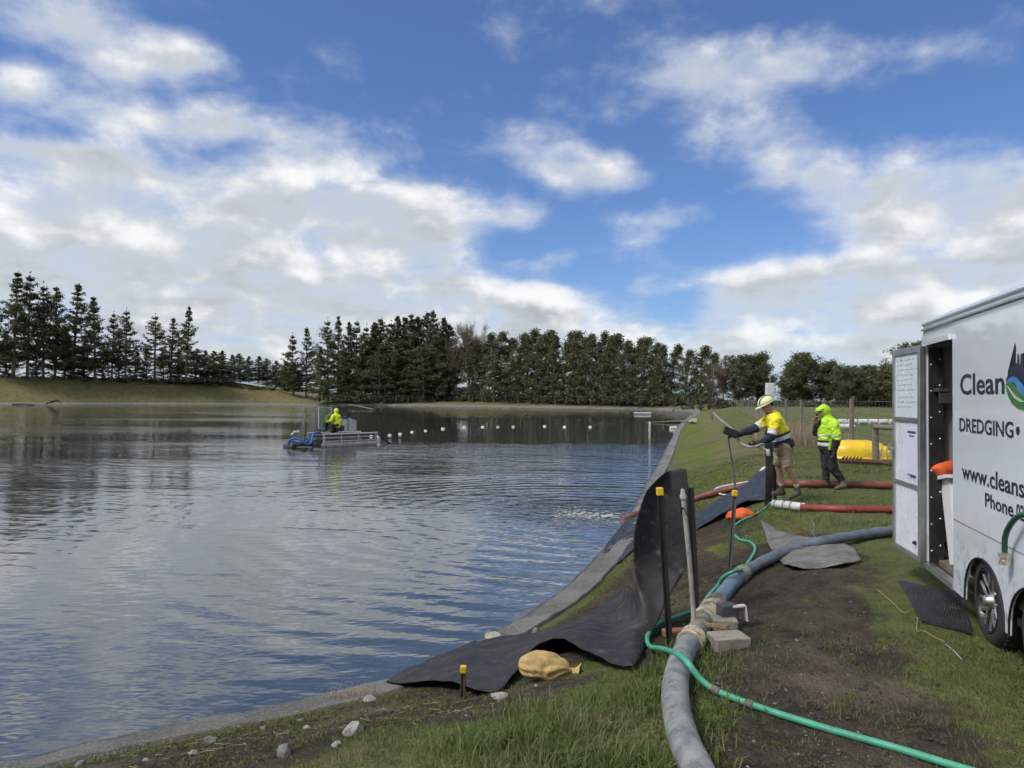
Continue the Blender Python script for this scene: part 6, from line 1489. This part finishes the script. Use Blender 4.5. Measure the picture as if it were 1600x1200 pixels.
# in the paddock: bale rows, trough, white tank
for i, x in enumerate(range(1300, 1412, 16)):
    p = PZ(x, 663, 0.0); m_ = MB(); m_.tube([p + Vector((-.30, 0, .18)), p + Vector((-.27, 0, .19)), p + Vector((.27, 0, .19)), p + Vector((.30, 0, .18))], [.11, .19, .19, .11], 12); tag(m_.build('wrapped_bale', FLT, None, True), 'white wrapped bale in the paddock row, %s from the left' % ORD[i], 'bale', 'white wrapped bales')
p = PZ(1319, 672, 0); m_ = MB(); m_.tube([p + Vector((-.35, 0, .18)), p + Vector((-.32, 0, .2)), p + Vector((.55, 0, .2)), p + Vector((.58, 0, .18))], [.1, .17, .17, .1], 10); m_.beam(p + Vector((-.1, 0, .42)), p + Vector((.4, 0, .55)), .06, .05); m_.beam(p + Vector((-.1, 0, .55)), p + Vector((.4, 0, .42)), .05, .06); tag(m_.build('trough', FLT, None, True), 'white trough with crossed bars behind the netting fence', 'trough')
p = PD(1203, 624, 40); tk = thing('pole_box', 'white box on a pole behind the helmeted worker\'s head', 'box', (p.x, p.y, 0))
m_ = MB(); m_.box(PD(1203, 609, 40), (.42, .35, .72), None, .03); m_.build('box', FLT, tk); m_ = MB(); m_.tube([Vector((p.x, p.y, -.2)), Vector((p.x, p.y, 1.6))], .05, 8); m_.tube([Vector((p.x, p.y, 2.3)), Vector((p.x, p.y, 3.0))], .015, 6); m_.build('pole', GALV, tk)
# short marker post on the crest of the bank
p = PZ(1112, 655, -.05); m_ = MB(); m_.tube([p - Vector((0, 0, .2)), p + Vector((0, 0, 1.0))], .10, 8); tag(m_.build('marker_post', WOODP, None, True), 'lone dark wooden post on the crest of the right bank', 'post')
# scrub under the far trees
def scrub(label, pts, hgt, wid, seed, m, n):
    rg = np.random.default_rng(seed); C = []
    for k in range(n):
        t = rg.random() * (len(pts) - 1); i = int(t); p = np.array(pts[i].lerp(pts[min(i + 1, len(pts) - 1)], t - i)); s = rg.uniform(.4, 1)
        C.append(p + np.array([rg.normal() * wid, rg.normal() * wid, 0]) + rg.normal(size=(12, 3)) * np.array([.7, .7, .35]) * s + np.array([0, 0, hgt * s * rg.random()]))
    V, F = leaf_quads(np.vstack(C), .5, rg, 1.6, 0)
    return tag(link('undergrowth', new_mesh('undergrowth', V, F, m)), label, 'undergrowth', kind='stuff')
SCRUB = foliage_material('scrub_leaves', (0.07, 0.075, 0.045), (0.10, 0.095, 0.06), (0.08, 0.08, 0.05))
fl_ = [PD(x, 628, 250 if x < 720 else 246 - (x - 735) * .17) for x in range(510, 1120, 40)]
for p in fl_: p.z = .5
scrub('dark undergrowth below the far trees behind the bank fence', fl_, 2.6, 2.5, 21, SCRUB, 1500)
ll_ = [PD(x, 600, 226 + (x / 300) * 28) for x in range(-60, 460, 40)]
for i, p in enumerate(ll_): p.z = 6.5 if i < 11 else 4.0
scrub('low undergrowth below the embankment pines', ll_, .9, 1.5, 22, SCRUB, 700)
rr_ = [PD(x, 640, 138) for x in range(1120, 1460, 30)]
for p in rr_: p.z = -.1
scrub('low undergrowth below the paddock gums', rr_, 1.6, 3.0, 23, SCRUB, 700)

# ------------------------------------------------------------------ grass
def grass_material(name, c1, c2, c3):
    m, nt, b = principled(name)
    t = nt.nodes.new('ShaderNodeTexCoord'); a = nt.nodes.new('ShaderNodeAttribute'); a.attribute_name = 'tint'
    col = mixc(nt, a.outputs['Fac'], c1, c2)
    col = mixc(nt, maprange(nt, noisen(nt, t.outputs['Object'], 1.5, 2, .6), .42, .66), col, c3)
    nt.links.new(col, b.inputs['Base Color']); b.inputs['Roughness'].default_value = .6; b.inputs['Specular IOR Level'].default_value = .3
    tr = nt.nodes.new('ShaderNodeBsdfTranslucent'); nt.links.new(col, tr.inputs['Color']); mx = nt.nodes.new('ShaderNodeMixShader'); mx.inputs[0].default_value = .3
    nt.links.new(b.outputs[0], mx.inputs[1]); nt.links.new(tr.outputs[0], mx.inputs[2]); nt.links.new(mx.outputs[0], nt.nodes['Material Output'].inputs[0]); return m
def blades(name, label, X, Y, Z, hgt, wid, m, seed, lean=.5):
    rg = np.random.default_rng(seed); n = len(X); az = rg.uniform(0, 2 * np.pi, n); ln = np.abs(rg.normal(0, lean, n)) * hgt; fa = az + rg.uniform(-1.2, 1.2, n)
    P = np.stack([X, Y, Z - .01], -1); s = np.stack([-np.sin(az), np.cos(az), 0 * az], -1) * wid[:, None] * .5; d = np.stack([np.cos(fa), np.sin(fa), 0 * az], -1)
    up = np.array([0, 0, 1.0]); mid = P + d * (ln * .35)[:, None] + up * (hgt * .6)[:, None]; tip = P + d * ln[:, None] + up * (hgt * np.clip(1 - .25 * (ln / (hgt + 1e-6)) ** 2, .45, 1))[:, None]
    V = np.stack([P - s, P + s, mid + s * .7, mid - s * .7, tip], 1).reshape(-1, 3); i0 = np.arange(n) * 5
    me = bpy.data.meshes.new(name); F3 = np.stack([i0 + 3, i0 + 2, i0 + 4], -1); F4 = np.stack([i0, i0 + 1, i0 + 2, i0 + 3], -1)
    me.vertices.add(len(V)); me.vertices.foreach_set('co', V.ravel()); nl = 7 * n; me.loops.add(nl)
    li = np.concatenate([F4, F3], 1).ravel(); me.loops.foreach_set('vertex_index', li.astype(np.int32)); me.polygons.add(2 * n)
    st = np.empty(2 * n, np.int32); st[0::2] = np.arange(n) * 7; st[1::2] = np.arange(n) * 7 + 4; me.polygons.foreach_set('loop_start', st)
    me.update(calc_edges=True); me.validate()
    at = me.attributes.new('tint', 'FLOAT', 'POINT'); at.data.foreach_set('value', np.repeat(rg.random(n), 5).astype(np.float32))
    me.materials.append(m); return tag(link(name, me), label, 'grass', kind='stuff')
LUSH = grass_material('lush_grass', (0.085, 0.135, 0.030), (0.165, 0.215, 0.062), (0.175, 0.180, 0.080))
DRYG = grass_material('dry_stalks', (0.30, 0.235, 0.165), (0.42, 0.345, 0.25), (0.26, 0.20, 0.14))
TURF = grass_material('short_turf', (0.085, 0.122, 0.032), (0.150, 0.180, 0.060), (0.200, 0.180, 0.090))
def scatter(n, box, seed):
    rg = np.random.default_rng(seed); return rg.uniform(box[0], box[1], n), rg.uniform(box[2], box[3], n), rg
COVERS = [[(p.x, p.y) for p in c4], [(p.x, p.y) for p in (lift(*k, 0) for k in ((1188, 818), (1240, 838), (1312, 850), (1335, 858), (1345, 880), (1318, 888), (1240, 893), (1203, 858)))],
    [(p.x, p.y) for p in (lift(*k, 0) for k in ((590, 1067), (700, 1020), (826, 1000), (915, 972), (968, 938), (1010, 960), (1013, 1010), (992, 1047), (955, 1048), (905, 1060), (810, 1066), (768, 1086), (690, 1079)))]]
MAINXY = np.array([[p.x, p.y] for p in MAIN[:80]])
def clear_of(x, y):
    """no blades through the pipe or the sheets"""
    k = poly_dist(x, y, [tuple(p) for p in MAINXY[::4]]) > .085
    for poly in COVERS:
        ins = np.zeros(np.shape(x), bool)
        for (x0, y0), (x1, y1) in zip(poly, poly[1:] + poly[:1]): ins ^= ((y0 > y) != (y1 > y)) & (x < (x1 - x0) * (y - y0) / (y1 - y0 + 1e-12) + x0)
        k &= ~ins
    return k
def field(box, n, seed, dens, h0, h1, w, name, label, m, lean=.5):
    x, y, rg = scatter(n, box, seed); d = shore_dist(x, y); soil = soil_mask(x, y, d)
    p = dens(x, y, d, soil); keep = (rg.random(n) < p) & (d > .5) & clear_of(x, y)
    # inside the picture only, with a margin
    vx, vy = x, y; keep &= (np.abs(np.arctan2(vx, vy)) < R(40)) & (vy > 2.0)
    x, y, d = x[keep], y[keep], d[keep]; z = profile(d, 0.0, 3.1, .44, .09) + relief(x, y, d); tall = vnoise(x, y, 1.1, 15, 3)
    h = (h0 + (h1 - h0) * np.clip((tall - .3) * 2, 0, 1)) * rg.uniform(.5, 1.2, len(x)); return blades(name, label, x, y, z, h, np.full(len(x), w) * rg.uniform(.7, 1.3, len(x)), m, seed + 1, lean)
TUFT = [PZ(900, 1150, -.2), PZ(1000, 1110, -.1), PZ(1040, 1060, -.05)]
TUFT2 = [PZ(830, 1250, -.15), PZ(970, 1190, -.1), PZ(1040, 1120, -.05)]
def d_lush(x, y, d, s):
    a = 1 - sstep(.15, .55, poly_dist(x, y, TUFT) + (vnoise(x, y, 3, 21, 2) - .5) * .4); b = 1 - sstep(.2, .6, poly_dist(x, y, TUFT2) + (vnoise(x, y, 3, 22, 2) - .5) * .4)
    c = 1 - sstep(.06, .30, poly_dist(x, y, [tuple(p) for p in MAINXY[8:60:6]])) * 1.0
    return np.clip(np.maximum(np.maximum(a, b), c * .55), 0, 1) * (.25 + .9 * sstep(.35, .6, vnoise(x, y, 4, 23, 2)))
field((-2.2, 2.6, 2.4, 7.5), 110000, 101, d_lush, .06, .16, .0072, 'grass', 'long green grass growing along the grey pipe in the foreground', LUSH, .8)
def d_turf(x, y, d, s):
    return np.clip((1 - s * 1.1) * (.35 + .9 * sstep(.35, .6, vnoise(x, y, 1.3, 31, 3))) + .09 + .45 * (vnoise(x, y, 5, 32, 2) > .60) * (s > .3), 0, 1)
field((-4.0, 6.0, 2.4, 9.0), 260000, 103, d_turf, .018, .055, .0045, 'turf', 'short patchy turf round the soil track in the foreground', TURF, .8)
field((-1.0, 14.0, 9.0, 24.0), 170000, 105, lambda x, y, d, s: np.clip((1 - s * 1.1) * (.3 + .8 * vnoise(x, y, .8, 33, 3)), 0, 1), .03, .075, .011, 'turf', 'mown turf beside the hoses and below the workers', TURF, .8)
# dry seed grass along the paddock fence
x, y, rg = scatter(60000, (5, 34, 14, 110), 107)
dd = poly_dist(x, y, [tuple(p) for p in pf]); keep = (dd < .75 * (.5 + vnoise(x, y, .5, 41, 2)) + .0 * x) & (rg.random(len(x)) < np.clip(30 / y, .1, 1))
x, y = x[keep], y[keep]; side_ = (x - np.interp(y, [p.y for p in pf][::-1], [p.x for p in pf][::-1]))
k2 = (side_ > -.55) & ((y > 25) | (side_ > .12)); x, y = x[k2], y[k2]; n = len(x)
blades('dry_grass', 'tall dry brown grass along the foot of the paddock fence', x, y, np.zeros(n), rg.uniform(.25, .75, n), np.clip(y * .0009, .010, .05), DRYG, 108, .3)
# extra dry clump behind the hooded worker
c = PZ(1262, 700, 0); n = 2600; a = rg.uniform(0, 6.28, n); r_ = np.sqrt(rg.random(n)) * 2.0; blades('dry_grass', 'pale brown dry grass clump behind the two workers', c.x + 1.0 + np.cos(a) * r_ * .7 + np.sin(a) * r_ * .2, c.y + 4.0 + np.sin(a) * r_ * 2.2, np.zeros(n), rg.uniform(.35, .95, n), np.full(n, .016), DRYG, 109, .25)
# dry tuft hanging over the edging, low weeds on the near bank
c = G(545, 1094); n = 420; a = rg.uniform(0, 6.28, n); r_ = np.sqrt(rg.random(n)) * .17; x, y = c.x + np.cos(a) * r_ * 1.5 + .02, c.y + np.sin(a) * r_ * .6
blades('dry_tuft', 'dry brown grass tuft at the concrete edging left of the liner', x, y, H(x, y), rg.uniform(.04, .15, n), np.full(n, .004), DRYG, 111, 1.1)
x, y, rg = scatter(150000, (-4.2, 2.2, 3.0, 14.5), 113); d = shore_dist(x, y)
k = (d > .46) & (d < 2.6) & (rg.random(len(x)) < .75 * sstep(.36, .55, vnoise(x, y, 2.2, 51, 3))) & clear_of(x, y); x, y, d = x[k], y[k], d[k]; z = profile(d, 0., 3.1, .44, .09) + relief(x, y, d); n = len(x)
WEED = grass_material('bank_weeds', (0.070, 0.090, 0.022), (0.145, 0.170, 0.032), (0.110, 0.100, 0.052))
blades('weeds', 'low moss and weeds on the near bank above the concrete edging', x, y, z, rg.uniform(.008, .03, n), rg.uniform(.008, .022, n), WEED, 114, 1.2)
# twigs and straw litter
tw = MB()
for k in range(130):
    px, py = rg.uniform(150, 800), rg.uniform(1075, 1195); p = PZ(px, py, -.5); d = float(shore_dist(np.array([p.x]), np.array([p.y]))[0])
    if d < .66: continue
    a = rg.uniform(0, 6.28); L = rg.uniform(.03, .12); q = p + Vector((math.cos(a) * L, math.sin(a) * L, 0)); tw.tube([Vector((p.x, p.y, float(H(p.x, p.y)[0]) + .006)), Vector((q.x, q.y, float(H(q.x, q.y)[0]) + .012))], .0022, 4, cap=False)
o = tw.build('twigs', mat('pale_twigs', (.30, .25, .18), (.2, .16, .11), 6, .9)); tag(o, 'small dry twigs and straw littering the near bank', 'twigs', kind='stuff')

bpy.data.scenes.remove(_TMP)
